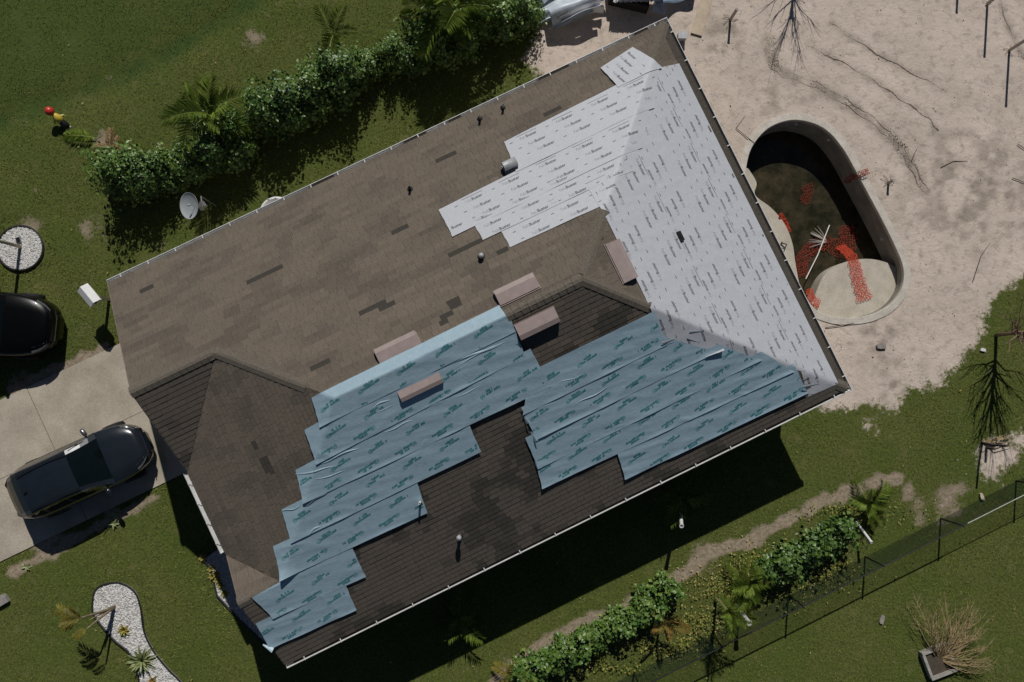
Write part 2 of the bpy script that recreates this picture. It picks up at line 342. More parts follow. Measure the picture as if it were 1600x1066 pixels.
pad = np.minimum(np.minimum(np.minimum(sdpoly(GX, GY, drive_poly), sdpoly(GX, GY, house_poly)), np.minimum(sdpoly(GX, GY, POOL), sdpoly(GX, GY, tear))), np.minimum(np.hypot(GX-circ_c.x, GY-circ_c.y)-CR, sdpoly(GX, GY, front_bed)))
GZ = np.where(pad < .35, np.minimum(GZ, -.012), GZ)
nx, ny = GX.shape
idx = np.arange(nx*ny).reshape(nx, ny)
F = np.stack([idx[:-1,:-1], idx[1:,:-1], idx[1:,1:], idx[:-1,1:]], -1).reshape(-1, 4)
cxm = (GX[:-1,:-1]+GX[1:,1:])/2; cym = (GY[:-1,:-1]+GY[1:,1:])/2
keep = (sdpoly(cxm, cym, POOL) > .09).ravel()
Vg = np.stack([GX, GY, GZ], -1).reshape(-1, 3)
me = np_mesh('ground', Vg, F[keep], 'ground_mix')
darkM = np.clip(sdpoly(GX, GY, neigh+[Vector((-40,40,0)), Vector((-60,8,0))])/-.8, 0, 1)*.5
darkM = np.maximum(darkM, np.exp(-(dline(GX, GY, neigh)/.35)**2)*np.clip(fbm(GX, GY, 2.5, 3)*1.6-.1, 0, 1))  # darker line paints the swale's shading into the lawn colour
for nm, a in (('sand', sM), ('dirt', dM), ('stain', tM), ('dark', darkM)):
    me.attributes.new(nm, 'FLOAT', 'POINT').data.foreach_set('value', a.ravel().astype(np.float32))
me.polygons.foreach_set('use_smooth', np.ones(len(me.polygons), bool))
tag(link('ground', me), kind='structure')

# grass blades (uncountable)
NB = 430000
bx = rng.uniform(-17.2, 18.4, NB); by = rng.uniform(-10.8, 14.2, NB)
s_, d_, t_ = masks(bx, by)
fn = (fbm(bx, by, 7, 21, 2)-.5)*.9
ok = (s_+fn < .50+rng.normal(0, .07, NB)) & (d_+fn < .50+rng.normal(0, .1, NB))
ok &= (sdpoly(bx, by, house_poly) > 0) & (sdpoly(bx, by, drive_poly) > .02) & (sdpoly(bx, by, POOL) > .35) & (sdpoly(bx, by, tear) > .05) & (np.hypot(bx-circ_c.x, by-circ_c.y) > CR+.06) & (sdpoly(bx, by, front_bed) > .0)
bare = fbm(bx, by, 1.1, 31, 3); ok &= (bare+rng.normal(0, .12, NB)) < .70
bx = bx[ok]; by = by[ok]; n = len(bx); bz = groundz(bx, by)-.012
ang = rng.uniform(0, 2*PI, n); ln = rng.uniform(.035, .085, n); lean = rng.uniform(.15, .95, n)*ln; wd = rng.uniform(.008, .018, n); a2 = ang+rng.normal(0, .8, n)
c, s = np.cos(ang), np.sin(ang)
Vb = np.empty((n, 3, 3)); Vb[:,0] = np.stack([bx-c*wd, by-s*wd, bz], -1); Vb[:,1] = np.stack([bx+c*wd, by+s*wd, bz], -1); Vb[:,2] = np.stack([bx-np.sin(a2)*lean, by+np.cos(a2)*lean, bz+ln*.75], -1)
shd = np.clip(rng.random(n)**3*.6+np.clip(fbm(bx, by, .9, 41, 4)*4-2.0, 0, 1)*.75*rng.random(n), 0, 1)
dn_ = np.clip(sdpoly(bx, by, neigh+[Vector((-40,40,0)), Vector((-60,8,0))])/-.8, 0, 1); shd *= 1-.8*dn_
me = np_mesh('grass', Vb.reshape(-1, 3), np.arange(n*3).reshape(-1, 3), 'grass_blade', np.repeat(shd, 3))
tag(link('grass', me), 'short olive green lawn grass around the house', 'grass', kind='stuff')

# fallen leaves: uncountable litter
def litter(name, centres, label, m='dry_leaf'):
    vs = []; sh = []
    for (x, y, r) in centres:
        a = rng.uniform(0, 6.28); l = r*rng.uniform(.7, 1.4); w = l*.45; z = float(groundz(np.array(x), np.array(y)))+.05
        ca, sa = math.cos(a), math.sin(a); t = rng.uniform(-.02, .02)
        vs += [(x-ca*l, y-sa*l, z), (x-sa*w, y+ca*w, z+.012+t), (x+ca*l, y+sa*l, z+.004), (x+sa*w, y-ca*w, z+.01)]; sh += [rng.random()]*4
    me = np_mesh(name, np.array(vs), np.arange(len(vs)).reshape(-1, 4), m, np.array(sh)); return tag(link(name, me), label, 'leaf litter', kind='stuff')
cs = []
for k in range(260):
    x, y = rng.uniform(-15.5, 17), rng.uniform(-9.3, 12)
    if sdpoly(np.array([x]), np.array([y]), house_poly)[0] > .2 and sdpoly(np.array([x]), np.array([y]), drive_poly)[0] > .1 and sdpoly(np.array([x]), np.array([y]), sand_poly)[0] > .3: cs.append((x, y, rng.uniform(.02, .04)))
litter('fallen_leaves', cs, 'pale fallen leaves scattered over the lawns')
cs = []
for (px, py, sx_, sy_, n_) in [(1150,905,45,22,110),(1255,870,35,14,60),(1120,945,30,20,90),(1170,880,40,14,60),(1080,900,30,14,50),(1090,985,40,18,60),(1040,1005,45,18,110),(1290,905,35,18,80),(1240,930,25,14,50),(1330,805,60,16,70),(900,1045,30,10,40),(1200,880,35,20,110)]:
    for k in range(n_):
        p = P(px+rng.normal(0, sx_), py+rng.normal(0, sy_)-0.3*0); cs.append((p.x, p.y, rng.uniform(.018, .042)))
litter('fallen_leaves', cs, 'yellow and orange fallen leaves strewn along the low shrub row')

# low yellow green ground cover between the shrub row and the fence (uncountable)
gv = []; gs_ = []
for (px, py, sx_, sy_, n_) in [(1150,915,34,11,420),(1250,885,30,8,260),(1100,970,30,9,320),(1050,1008,36,8,260),(1290,905,26,7,140),(1185,875,24,8,180),(1330,797,40,7,160),(960,1042,45,6,160)]:
    for k in range(n_):
        p = P(px+rng.normal(0, sx_), py+rng.normal(0, sy_)); z0 = rng.uniform(.02, .16); a = rng.uniform(0, 6.28); l = rng.uniform(.03, .085); w = l*.4; ca, sa = math.cos(a), math.sin(a); t = rng.uniform(-.4, .6)
        gv += [(p.x, p.y, z0), (p.x+ca*l*.5-sa*w, p.y+sa*l*.5+ca*w, z0+l*.25), (p.x+ca*l, p.y+sa*l, z0+l*t), (p.x+ca*l*.5+sa*w, p.y+sa*l*.5-ca*w, z0+l*.2)]; gs_ += [rng.random()**1.5]*4
tag(link('ground_cover', np_mesh('ground_cover', np.array(gv), np.arange(len(gv)).reshape(-1, 4), 'cover_leaf', np.array(gs_))), 'yellow green leafy ground cover along the wire fence', 'ground cover', kind='stuff')

# ================================================================== DRIVEWAY
dr = tag(bpy.data.objects.new('driveway', None), kind='structure'); COL.objects.link(dr); ORG['driveway'] = Vector()
def dp(a, t):   # a metres out from the garage wall, t across 0..1 from upper edge to lower edge
    A = 16.2+a; return HP(A, 1.03+t*4.51)
cutsA = [0, 5.72, 11.4, 17.1]
for i in range(3):
    for j, (t0, t1) in enumerate(((0, .492), (.492, 1.0))):
        g = .009
        q = [dp(cutsA[i]+g, t0+g/6), dp(cutsA[i+1]-g, t0+g/6), dp(cutsA[i+1]-g, t1-g/6), dp(cutsA[i]+g, t1-g/6)]
        mb = MB(); mb.prism([(p.x, p.y) for p in q], -.1, .022+.003*((i*2+j) % 3)); mb.build('slab', 'concrete', dr)
mb = MB(); mb.prism([(p.x, p.y) for p in (dp(0,0), dp(17,0), dp(17,1), dp(0,1))], -.12, .004); mb.build('joint_bed', 'soil', dr)

# ================================================================== POOL
pc = Vector((sum(p.x for p in POOL)/len(POOL), sum(p.y for p in POOL)/len(POOL), 0))
pool = thing('swimming_pool', 'empty oblong concrete pool shell holding murky water beside the house', 'pool', pc)
def offs(loop, d):
    out = []; m = len(loop)
    for i in range(m):
        t = (loop[(i+1) % m]-loop[i-1]); t.z = 0; t.normalize(); nrm = Vector((t.y, -t.x, 0))
        out.append(loop[i]+nrm*d)
    return out
ar = sum(POOL[i-1].x*POOL[i].y-POOL[i].x*POOL[i-1].y for i in range(len(POOL)))
if ar < 0: POOL = POOL[::-1]
def ringmesh(loops):
    mb = MB(); m = len(loops[0]); vs = [p for l in loops for p in l]; fs = []
    for k in range(len(loops)-1):
        for i in range(m): fs.append((k*m+i, k*m+(i+1) % m, (k+1)*m+(i+1) % m, (k+1)*m+i))
    return mb.add(vs, fs)
def lz(loop, z, jit=0): return [Vector((p.x, p.y, z+(random.uniform(-jit, jit)))) for p in loop]
ringmesh([lz(offs(POOL, .22), -.08), lz(offs(POOL, .22), .012, .008), lz(offs(POOL, .21), .018, .006), lz(offs(POOL, .012), .026), lz(POOL, .016), lz(POOL, -.12)]).build('coping', 'coping_concrete', pool)
ringmesh([lz(POOL, -.12), lz(offs(POOL, -.02), -1.0), lz(offs(POOL, -.06), -2.1)]).build('pool_wall', 'pool_wall', pool, True)
mb = MB(); mb.add(lz(offs(POOL, -.05), -2.1), [tuple(range(len(POOL)))]); mb.build('pool_floor', 'pool_wall', pool)
WATER_Z = -1.05
mb = MB(); mb.add(lz(offs(POOL, -.012), WATER_Z), [tuple(range(len(POOL)))]); tag(mb.build('pool_water', 'pool_water'), kind='structure')
def nearest(p): return min(range(len(POOL)), key=lambda i: (POOL[i]-Vector((p.x, p.y, 0))).length)
def shelf(name, arcpx, z, rev=False):
    arc = spline([P(*q, z) for q in arcpx], 6, False); i0, i1 = nearest(arc[-1]), nearest(arc[0]); m = len(POOL); inn = offs(POOL, -.01)
    best = None
    for st_ in (1, -1):
        run = []; i = i0
        while True:
            run.append(inn[i])
            if i == i1: break
            i = (i+st_) % m
        poly_ = [(p.x, p.y) for p in arc[1:-1]]+[(p.x, p.y) for p in run]
        ar_ = abs(sum(poly_[j-1][0]*poly_[j][1]-poly_[j][0]*poly_[j-1][1] for j in range(len(poly_))))
        if best is None or ar_ < best[0]: best = (ar_, poly_)
    poly = best[1]
    mb = MB(); mb.prism(poly, -2.05, z); return mb.build(name, 'pool_plaster', pool)
shelf('sun_shelf', [(1268,476),(1284,436),(1302,418),(1330,407),(1362,405),(1392,413),(1412,428)], -.42, True)
shelf('bench', [(1168,262),(1182,285),(1180,305),(1205,325),(1226,350),(1238,380),(1243,412),(1250,450)], -.55, False)
# fittings in the wall
for q, zz in (((1245,193),-.3), ((1300,215),-.3), ((1385,372),-.5)):
    p = P(*q, zz); c0 = min(POOL, key=lambda v: (Vector((v.x, v.y, 0))-Vector((p.x, p.y, 0))).length); d = (pc-c0); d.z = 0; d.normalize()
    mb = MB(); mb.lathe([(0,.05),(.045,.05),(.05,0)], Vector((c0.x, c0.y, zz)), d, 12); mb.build('return_fitting', 'white_plastic', pool)

# orange safety netting
def net(name, path, width, cell, m, label, th=.012, jag=.02):
    pts = spline([Vector(p) for p in path], 8, False); L_ = [0]
    for a, b in zip(pts, pts[1:]): L_.append(L_[-1]+(b-a).length)
    def at(l):
        for i in range(len(L_)-1):
            if L_[i+1] >= l: return pts[i].lerp(pts[i+1], (l-L_[i])/max(1e-6, L_[i+1]-L_[i])), (pts[i+1]-pts[i]).normalized()
        return pts[-1], (pts[-1]-pts[-2]).normalized()
    nl = int(L_[-1]/cell); nw = int(width/cell)
    G = []
    for i in range(nl+1):
        p, t = at(i*cell); sdv = Vector((-t.y, t.x, 0)); sdv = sdv.normalized() if sdv.length > .1 else Vector((1,0,0)); row = []
        ww = width*(.62+.38*(i/max(1,nl)))*(.93+.1*math.sin(i*1.1))
        for j in range(nw+1):
            o = (j/nw-.5)*ww; row.append(p+sdv*o+Vector((random.uniform(-jag,jag), random.uniform(-jag,jag), .015+random.uniform(0, .02)+.03*abs(math.sin(j*1.3+i*.25)))))
        G.append(row)
    mb = MB()
    def strand(a, b):
        d = b-a; s_ = Vector((-d.y, d.x, 0)); s_ = (s_.normalized() if s_.length > 1e-5 else Vector((1,0,0)))*th*.5; up = Vector((0,0,th*.5))
        mb.add([a-s_, a+s_, b+s_, b-s_, a+up, b+up], [(0,4,5,3), (4,1,2,5), (0,3,2,1)])
    for i in range(nl+1):
        for j in range(nw+1):
            if i < nl and random.random() > .06: strand(G[i][j], G[i+1][j])
            if j < nw and random.random() > .06: strand(G[i][j], G[i][j+1])
    return tag(mb.build(name, m), label, 'netting')
net('safety_netting', [P(1312,385,-1.0), P(1330,402,-.5), P(1337,425,-.40), P(1346,455,-.40), P(1351,470,-.40)], .50, .05, 'net_orange', 'orange plastic netting crumpled over the pale pool shelf', .012)
net('safety_netting', [P(1263,452,-.2), P(1268,468,-.25), P(1280,476,-.35)], .34, .045, 'net_orange', 'bright orange netting heaped at the pool edge under the eave', .015)
net('safety_netting', [P(1356,268,.08), P(1345,272,.08), P(1330,278,-.35), P(1322,288,-.7)], .28, .06, 'net_red', 'red orange netting hung over the far pool rim', .018)
net('safety_netting', [P(1255,318,WATER_Z), P(1262,300,WATER_Z), P(1258,287,WATER_Z)], .4, .08, 'net_red', 'faint red netting floating mid pool', .010)
net('safety_netting', [P(1218,335,-.5), P(1226,348,-.75), P(1232,365,-1.0)], .2, .06, 'net_orange', 'small orange scrap of netting on the pool bench', .03)
net('safety_netting', [P(1255,432,WATER_Z), P(1252,410,WATER_Z), P(1262,392,WATER_Z), P(1290,380,WATER_Z), P(1318,392,WATER_Z), P(1325,372,WATER_Z), P(1320,350,WATER_Z)], .6, .08, 'net_red', 'tangle of red netting floating beside the pool shelf', .013, .04)
mb = MB(); mb.tube([P(1259,436,-.45), P(1278,398,-.75), P(1296,352,-1.0)], .018, 8); tag(mb.build('pool_pole', 'pipe_white'), 'long white pole lying half sunk in the pool', 'pole')
mb = MB()
for k in range(14):
    a = rng.uniform(-.5, .9)+2.6; p = P(1292,378,WATER_Z+.03); mb.tube([p, p+Vector((math.cos(a)*.3, math.sin(a)*.3, .06)), p+Vector((math.cos(a)*.62, math.sin(a)*.62, .02))], [.012,.016,.004], 4)
tag(mb.build('dead_frond', 'wood_grey'), 'bleached dead palm frond floating in the pool', 'frond')
mb = MB(); mb.tube([P(1222,380,-.5), P(1229,382,-.44), P(1226,390,-.48), P(1218,386,-.5), P(1222,378,-.5)], .022, 6); tag(mb.build('hose_loop', 'rubber'), 'small dark hose loop on the pool bench', 'hose')

# ================================================================== HOUSE
house = thing('house', 'single storey house with brown shingle hip roof under repair', 'house', HP(8.6, 5.8))
HO = ORG['house']
INS = .12
planes = {  # plan corners (A, b) of each roof plane
 'N': [(LN,INS),(INS,INS),(RG,RG),(LL-RG,RG),(LL-GR,GR),(LN,GR)],
 'G': [(LN,GR),(LL-GR,GR),(LN,2*GR-(LL-LN))],
 'W': [(LL-GR,GR),(LL-RG,RG),(LL-(WD-PR),PR),(LN,PR-(LN-(LL-(WD-PR)))),(LN,2*GR-(LL-LN))],
 'Q': [(LL-(WD-PR),PR),(LN,PR),(LN,PR-(LN-(LL-(WD-PR))))],
 'S': [(LL-RG,RG),(RG,RG),(INS,WD-INS),(LN,WD-INS),(LN,PR),(LL-(WD-PR),PR)],
 'E': [(INS,INS),(INS,WD-INS),(RG,RG)]}
yG = 2*GR-(LL-LN); yQ = PR-(LN-(LL-(WD-PR)))
mb = MB()
zrow = {'N': lambda A, b: HE+SL*b, 'S': lambda A, b: HE+SL*(WD-b), 'E': lambda A, b: HE+SL*A, 'W': lambda A, b: HE+SL*(LL-A), 'G': lambda A, b: HE+SL*(2*GR-b), 'Q': lambda A, b: HE+SL*(WD-PR)-SL*(PR-b)}
for k, pl in planes.items():
    top = [Vector((*xy(a, b), zrow[k](a, b))) for a, b in pl]; m = len(pl)
    bot = [p-Vector((0,0,.16)) for p in top]
    mb.add(top, [tuple(range(m))]); mb.add(bot, [tuple(range(m-1, -1, -1))])
per = [(LN,INS),(INS,INS),(INS,WD-INS),(LN,WD-INS),(LN,PR),(LN,yQ),(LN,yG),(LN,GR)]
for i in range(len(per)):
    a, b = per[i], per[(i+1) % len(per)]; pa, pb = RP(*a), RP(*b); mb.add([pa, pb, pb-Vector((0,0,.16)), pa-Vector((0,0,.16))], [(0,1,2,3)])
roof = mb.build('roof', 'roof_deck', house)

# ---- underlayment strips (plan corners TL TR BR BL: left end = large A)
WHITE_N = [[(2.41,.59),(1.33,.43),(.92,1.38),(2.34,1.40)], [(5.78,1.42),(.95,1.27),(1.75,2.38),(5.92,2.42)], [(8.19,2.44),(1.85,2.28),(2.65,3.30),(8.19,3.32)], [(7.57,3.05),(2.5,2.98),(3.2,3.79),(7.53,3.77)], [(7.02,3.55),(2.95,3.50),(4.43,4.33),(7.01,4.27)]]
WHITE_E = [[.32,1.25,1.38,11.33],[1.15,2.08,1.15,WD-1.15+.05],[1.98,2.92,1.95,WD-1.95+.55],[2.82,3.76,2.75,WD-2.8+.75],[3.66,4.53,3.55,WD-3.6+.85]]
BLUE = [[(12.95,5.57),(7.93,5.53),(7.84,6.28),(13.1,6.30)], [(13.5,6.18),(7.83,6.0),(7.87,6.92),(13.62,7.07)], [(14.2,6.96),(7.69,6.8),(7.60,7.88),(14.42,7.80)], [(15.05,7.70),(9.86,7.62),(9.91,8.61),(15.23,8.58)], [(15.75,8.46),(11.69,8.45),(11.87,9.45),(15.97,9.34)], [(16.83,9.41),(13.98,9.30),(14.1,10.29),(16.72,10.2)], [(17.16,10.1),(14.65,10.15),(14.79,11.03),(17.27,10.93)],
        [(7.95,7.30),(4.47,7.30),(4.45,8.22),(8.55,8.22)], [(8.50,8.02),(4.40,8.05),(3.25,8.98),(8.52,8.96)], [(8.74,8.78),(3.2,8.80),(2.2,9.72),(8.80,9.70)], [(8.77,9.42),(2.15,9.50),(1.45,10.42),(8.93,10.25)], [(6.71,10.28),(1.40,10.2),(1.25,11.17),(6.81,11.07)]]
quads = [[Vector((a, b, 0)) for a, b in q] for q in WHITE_N+BLUE]+[[Vector((a0,b0,0)), Vector((a1,b0,0)), Vector((a1,b1-max(0,(a1-a0)*.0),0)), Vector((a0,b1,0))] for a0, a1, b0, b1 in WHITE_E]
def covered(A, b):
    r = np.zeros(np.shape(A), bool)
    for q in quads: r |= sdpoly(A, b, q) < -.04
    return r

# ---- shingles
EXP = .143/math.sqrt(1+SL*SL)
scan = {'N': (RG, lambda t: (t, LN) if t < GR else (t, LL-t), lambda l, t: (l, t)),
        'S': (RG, lambda t: (t, LN) if t < WD-PR else (t, LL-t), lambda l, t: (l, WD-t)),
        'E': (RG, lambda t: (t, WD-t), lambda l, t: (t, l)),
        'W': (RG, lambda t: ((LL-t) if False else (max(t, 0) if t > GR else GR+((LL-t)-(LL-GR)), (WD-t) if t > WD-PR else PR-((LL-t)-(LL-(WD-PR))))), lambda l, t: (LL-t, l)),
        'G': (GR, lambda t: (LL-GR+((2*GR-t)-GR), LN), lambda l, t: (l, 2*GR-t)),
        'Q': (WD-PR, lambda t: (LL-(WD-PR)+(PR-(PR-(WD-PR)+t)) , LN), lambda l, t: (l, PR-(WD-PR)+t))}
tstart = {'N': .10, 'S': .10, 'E': .10, 'W': LL-LN-.02, 'G': 2*GR-yG, 'Q': yQ-(PR-(WD-PR))}
tstart['G'] = 2*GR-yG
dark_spots = [(roofpix(*q), r) for q, r in [((412,428),.33),((424,422),.25),((575,481),.3),((590,476),.25),((603,478),.2),((720,393),.3),((744,378),.2),((503,567),.22),((690,502),.17),((700,490),.17),((706,478),.17),((715,470),.15),((694,246),.25),((870,172),.25),((622,363),.2),((232,453),.28),((788,392),.2),((884,348),.25),((413,720),.14),((418,735),.14),((391,697),.14),((930,370),.2)]]
tabs = []
for k in planes:
    tm, iv, mp = scan[k]; t = tstart[k]; ci = 0
    while t < tm-.02:
        t1 = min(t+EXP, tm-.004); lo0, hi0 = iv(t); lo1, hi1 = iv(t1-.001)
        lo, hi = min(lo0, lo1), max(hi0, hi1); l = lo-random.uniform(0, .4); walk = random.random()
        while l < hi:
            w = random.choice((.14,.18,.22,.26,.30,.34)); a0, a1 = l, l+w; l += w
            b0 = max(a0, lo0); b1 = min(a1, hi0); c0 = max(a0, lo1); c1 = min(a1, hi1)
            if b1-b0 < .02 and c1-c0 < .02: continue
            if b1 < b0: b0 = b1 = (b0+b1)/2
            if c1 < c0: c0 = c1 = (c0+c1)/2
            walk = .55*walk+.45*random.random()
            tabs.append((k, t, t1, b0, b1, c0, c1, walk, w, abs(b1-b0-w) < 1e-6 and abs(c1-c0-w) < 1e-6))
        t += EXP; ci += 1
ctr = np.array([scan[q[0]][2]((q[3]+q[4])/2, (q[1]+q[2])/2) for q in tabs]); cvd = np.ones(len(tabs), bool)
cor = []
for fr in ((3,1),(4,1),(5,2),(6,2)):
    pts = np.array([scan[q[0]][2](q[fr[0]], q[fr[1]]) for q in tabs]); cvd &= covered(pts[:,0], pts[:,1])
cvd &= covered(ctr[:,0], ctr[:,1])
blot = fbm(ctr[:,0], ctr[:,1], 1.4, 61, 3); blot2 = fbm(ctr[:,0]*.35, ctr[:,1], 3.2, 71, 2)
mbs = MB(); solo = []; nad = AB(0, 0)
def tab_verts(k, t, t1, b0, b1, c0, c1, th):
    _, _, mp = scan[k]; g = .003
    def pt(l, tt, o): A, b = mp(l, tt); return Vector((*xy(A, b), zrow[k](A, b)+o))
    return [pt(b0+g, t, th), pt(b1-g, t, th), pt(c1-g, t1+.006, .004), pt(c0+g, t1+.006, .004), pt(b0+g, t-.001, .0005), pt(b1-g, t-.001, .0005)]
TABF = [(0,1,2,3), (4,5,1,0), (4,0,3), (5,2,1)]
order = sorted([i for i in range(len(tabs)) if not cvd[i] and tabs[i][9] and tabs[i][8] >= .26], key=lambda i: math.hypot(ctr[i][0]-nad[0], ctr[i][1]-nad[1]))[:290]
solo_set = set(order)
for i, q in enumerate(tabs):
    if cvd[i]: continue
    k, t, t1, b0, b1, c0, c1, walk, w, full = q
    if k in ('S', 'G'): sh = .48+.24*np.clip(walk*1.5-.45, 0, 1)+np.clip((blot[i]-.56)*4, 0, .45)  # slopes turned from the sun: shade painted into the tone, plus stain blotches
    else: sh = .02+.24*np.clip(walk*1.7-.45, 0, 1)+np.clip((blot2[i]-.5)*1.3, 0, .25)+(.16 if k == 'W' else 0)  # W slope tone darkened to paint in its shade
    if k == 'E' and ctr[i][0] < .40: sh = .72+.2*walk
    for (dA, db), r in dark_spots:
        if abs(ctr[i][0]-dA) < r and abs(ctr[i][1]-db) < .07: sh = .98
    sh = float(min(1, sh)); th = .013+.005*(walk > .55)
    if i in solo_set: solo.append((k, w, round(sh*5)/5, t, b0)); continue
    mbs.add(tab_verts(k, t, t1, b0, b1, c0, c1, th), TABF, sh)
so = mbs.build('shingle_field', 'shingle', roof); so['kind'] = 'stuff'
shm = {}
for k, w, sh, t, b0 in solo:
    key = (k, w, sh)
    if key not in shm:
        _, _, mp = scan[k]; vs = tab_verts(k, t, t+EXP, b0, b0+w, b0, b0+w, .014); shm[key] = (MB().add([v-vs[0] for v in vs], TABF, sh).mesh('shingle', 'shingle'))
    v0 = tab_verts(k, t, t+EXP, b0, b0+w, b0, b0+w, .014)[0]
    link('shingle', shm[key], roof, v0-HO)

# ---- ridge and hip caps
def caps(p, q, m='ridge_cap', hw=.15, up=.03):
    p = Vector(p); q = Vector(q); L_ = (q-p).length; n_ = max(1, int(L_/.19)); d = (q-p)/n_; t = d.normalized(); nn = Vector((-t.y, t.x))
    for i in range(n_):
        a = p+d*i-t*.05; b = p+d*(i+1); vs = []
        for c, lift in ((a, .022), (b, .006)):
            for o in (-hw, -hw*.25, hw*.25, hw):
                e = c+nn*o; v = RP(e.x, e.y, lift+.012)
                if abs(o) < hw*.5: v.z += up*.4
                vs.append(v)
        vs += [RP((a+nn*o).x, (a+nn*o).y, .004) for o in (-hw, hw)]
        MB().add(vs, [(0,1,5,4),(1,2,6,5),(2,3,7,6),(8,1,0),(8,9,2,1),(9,3,2)], random.random()).build('ridge_cap', m, roof)
caps((LN-.02, GR), (LL-GR, GR)); caps((LL-GR, GR), (13.0, LL-13.0)); caps((7.85, RG), (RG, RG)); caps((4.55, WD-4.55), (RG, RG)); caps((.16, .16), (1.15, 1.15)); caps((.16, WD-.16), (.36, WD-.36)); caps((4.5,4.5),(5.75,5.75))
caps((LN-.02, PR), (LL-(WD-PR)+.9, PR))

# ---- fascia, rake boards and gutters
def board(name, pts, h, th, m, par, drop=.0):
    mb = MB(); d = (pts[-1]-pts[0]); nrm = Vector((-d.y, d.x, 0)).normalized()*th*.5
    vs = []
    for p in pts: vs += [p-nrm+Vector((0,0,-drop)), p+nrm+Vector((0,0,-drop)), p+nrm+Vector((0,0,-drop-h)), p-nrm+Vector((0,0,-drop-h))]
    fs = []
    for i in range(len(pts)-1):
        for j in range(4): fs.append((i*4+j, i*4+(j+1) % 4, i*4+4+(j+1) % 4, i*4+4+j))
    fs += [(3,2,1,0), tuple((len(pts)-1)*4+j for j in range(4))]
    mb.add(vs, fs); return mb.build(name, m, par)
board('fascia', [RP(LN,INS+.012), RP(INS+.012,INS+.012)], .17, .02, 'fascia_white', house, .03)
board('fascia', [RP(INS+.012,INS+.012), RP(INS+.012,WD-INS-.012)], .17, .02, 'fascia_white', house, .03)
board('fascia', [RP(INS+.012,WD-INS-.012), RP(LN,WD-INS-.012)], .17, .02, 'fascia_white', house, .03)
board('fascia', [RP(LN+.012,yG), RP(LN+.012,yQ)], .17, .02, 'fascia_white', house, .03)
for seg in ([(LN,INS),(LN,GR)], [(LN,GR),(LN,yG)], [(LN,yQ),(LN,PR)], [(LN,PR),(LN,WD-INS)]):
    board('rake_board', [RP(a+.014, b) for a, b in seg], .17, .02, 'rake_brown', house, .012)
def gutter(a, b, out, n_straps, zdrop=.03, par=house, phase=.5):
    """open trough: back, floor, face with rolled lip; a to b are the eave ends, out the outward direction"""
    mb = MB(); prof = [(0,-zdrop),(0,-.115),(.078,-.115),(.098,-.06),(.115,-.045),(.115,-.008),(.100,-.002),(.100,-.012),(.108,-.018),(.106,-.04),(.09,-.055),(.07,-.107),(.006,-.107),(.006,-zdrop)]
    m = len(prof); vs = [p+out*x+Vector((0,0,z)) for p in (a, b) for x, z in prof]
    mb.add(vs, [(i, (i+1) % m, m+(i+1) % m, m+i) for i in range(m)]+[(0,1,2,3,4,5,6), tuple(m+j for j in (6,5,4,3,2,1,0))])
    g = mb.build('gutter', 'gutter_white', par); d = (b-a); t = d.normalized()
    for i in range(n_straps):
        c = a+d*((i+phase)/n_straps)+out*.05+Vector((0,0,.001)); MB().box(c, (.028,.135,.005), (t, out, Vector((0,0,1)))).build('strap', 'gutter_white', g)
    return g
oN = Vector((-V[0], -V[1], 0)); oE = Vector((U[0], U[1], 0)); oS = Vector((V[0], V[1], 0)); oW = -oE
eN = lambda A: Vector((*xy(A, INS-.002), HE+SL*INS)); eS = lambda A: Vector((*xy(A, WD-INS+.002), HE+SL*INS)); eE = lambda b: Vector((*xy(INS-.002, b), HE+SL*INS))
g1 = gutter(eN(LN), eN(.0), oN, 21); g2 = gutter(eE(.0), eE(WD), oE, 13); g3 = gutter(eS(.0), eS(LN), oS, 16)
eW = lambda b: Vector((*xy(LN+.026, b), HE+SL*(LL-LN))); g4 = gutter(eW(yG+.02), eW(yQ-.1), oW, 4)
for (p0, p1) in [((485,285),(520,272)),((640,213),(663,202)),((700,187),(718,178)),((838,118),(868,103)),((872,103),(885,97)),((990,50),(1010,42)),((628,216),(636,213))]:
    a = roofpix(*p0)[0]; b = roofpix(*p1)[0]; c = (eN(a)+eN(b))*.5+oN*.045+Vector((0,0,-.055)); dd = eN(b)-eN(a)
    MB().box(c, (dd.length, .075, .07), (dd.normalized(), oN, Vector((0,0,1)))).build('litter_shade_fill', 'litter_and_shade', g1)
for gg, f0, f1, o in ((g2, eE(.4), eE(WD-.3), oE), (g3, eS(.3), eS(LN-.2), oS)):
    dd = f1-f0; MB().box((f0+f1)*.5+o*.046+Vector((0,0,-.075)), (dd.length, .074, .05), (dd.normalized(), o, Vector((0,0,1)))).build('litter_shade_fill', 'litter_and_shade', gg)  # dark fill paints the shade inside the right and lower troughs
# corner downspout and outlet at the left
mb = MB(); e = eW(yG+.1); mb.tube([e+oW*.05+Vector((0,0,-.1)), e+oW*.05+Vector((0,0,-.3)), e+oE*.35+Vector((0,0,-.6)), e+oE*.4+Vector((0,0,-3.3))], .045, 8); mb.build('downspout', 'gutter_white', house)
mb = MB(); e = eW(yQ-.15); mb.tube([e+oW*.05+Vector((0,0,-.1)), e+oW*.05+Vector((0,0,-.3)), e+oE*.35+Vector((0,0,-.6)), e+oE*.4+Vector((0,0,-3.3))], .045, 8); mb.build('downspout', 'gutter_white', house)

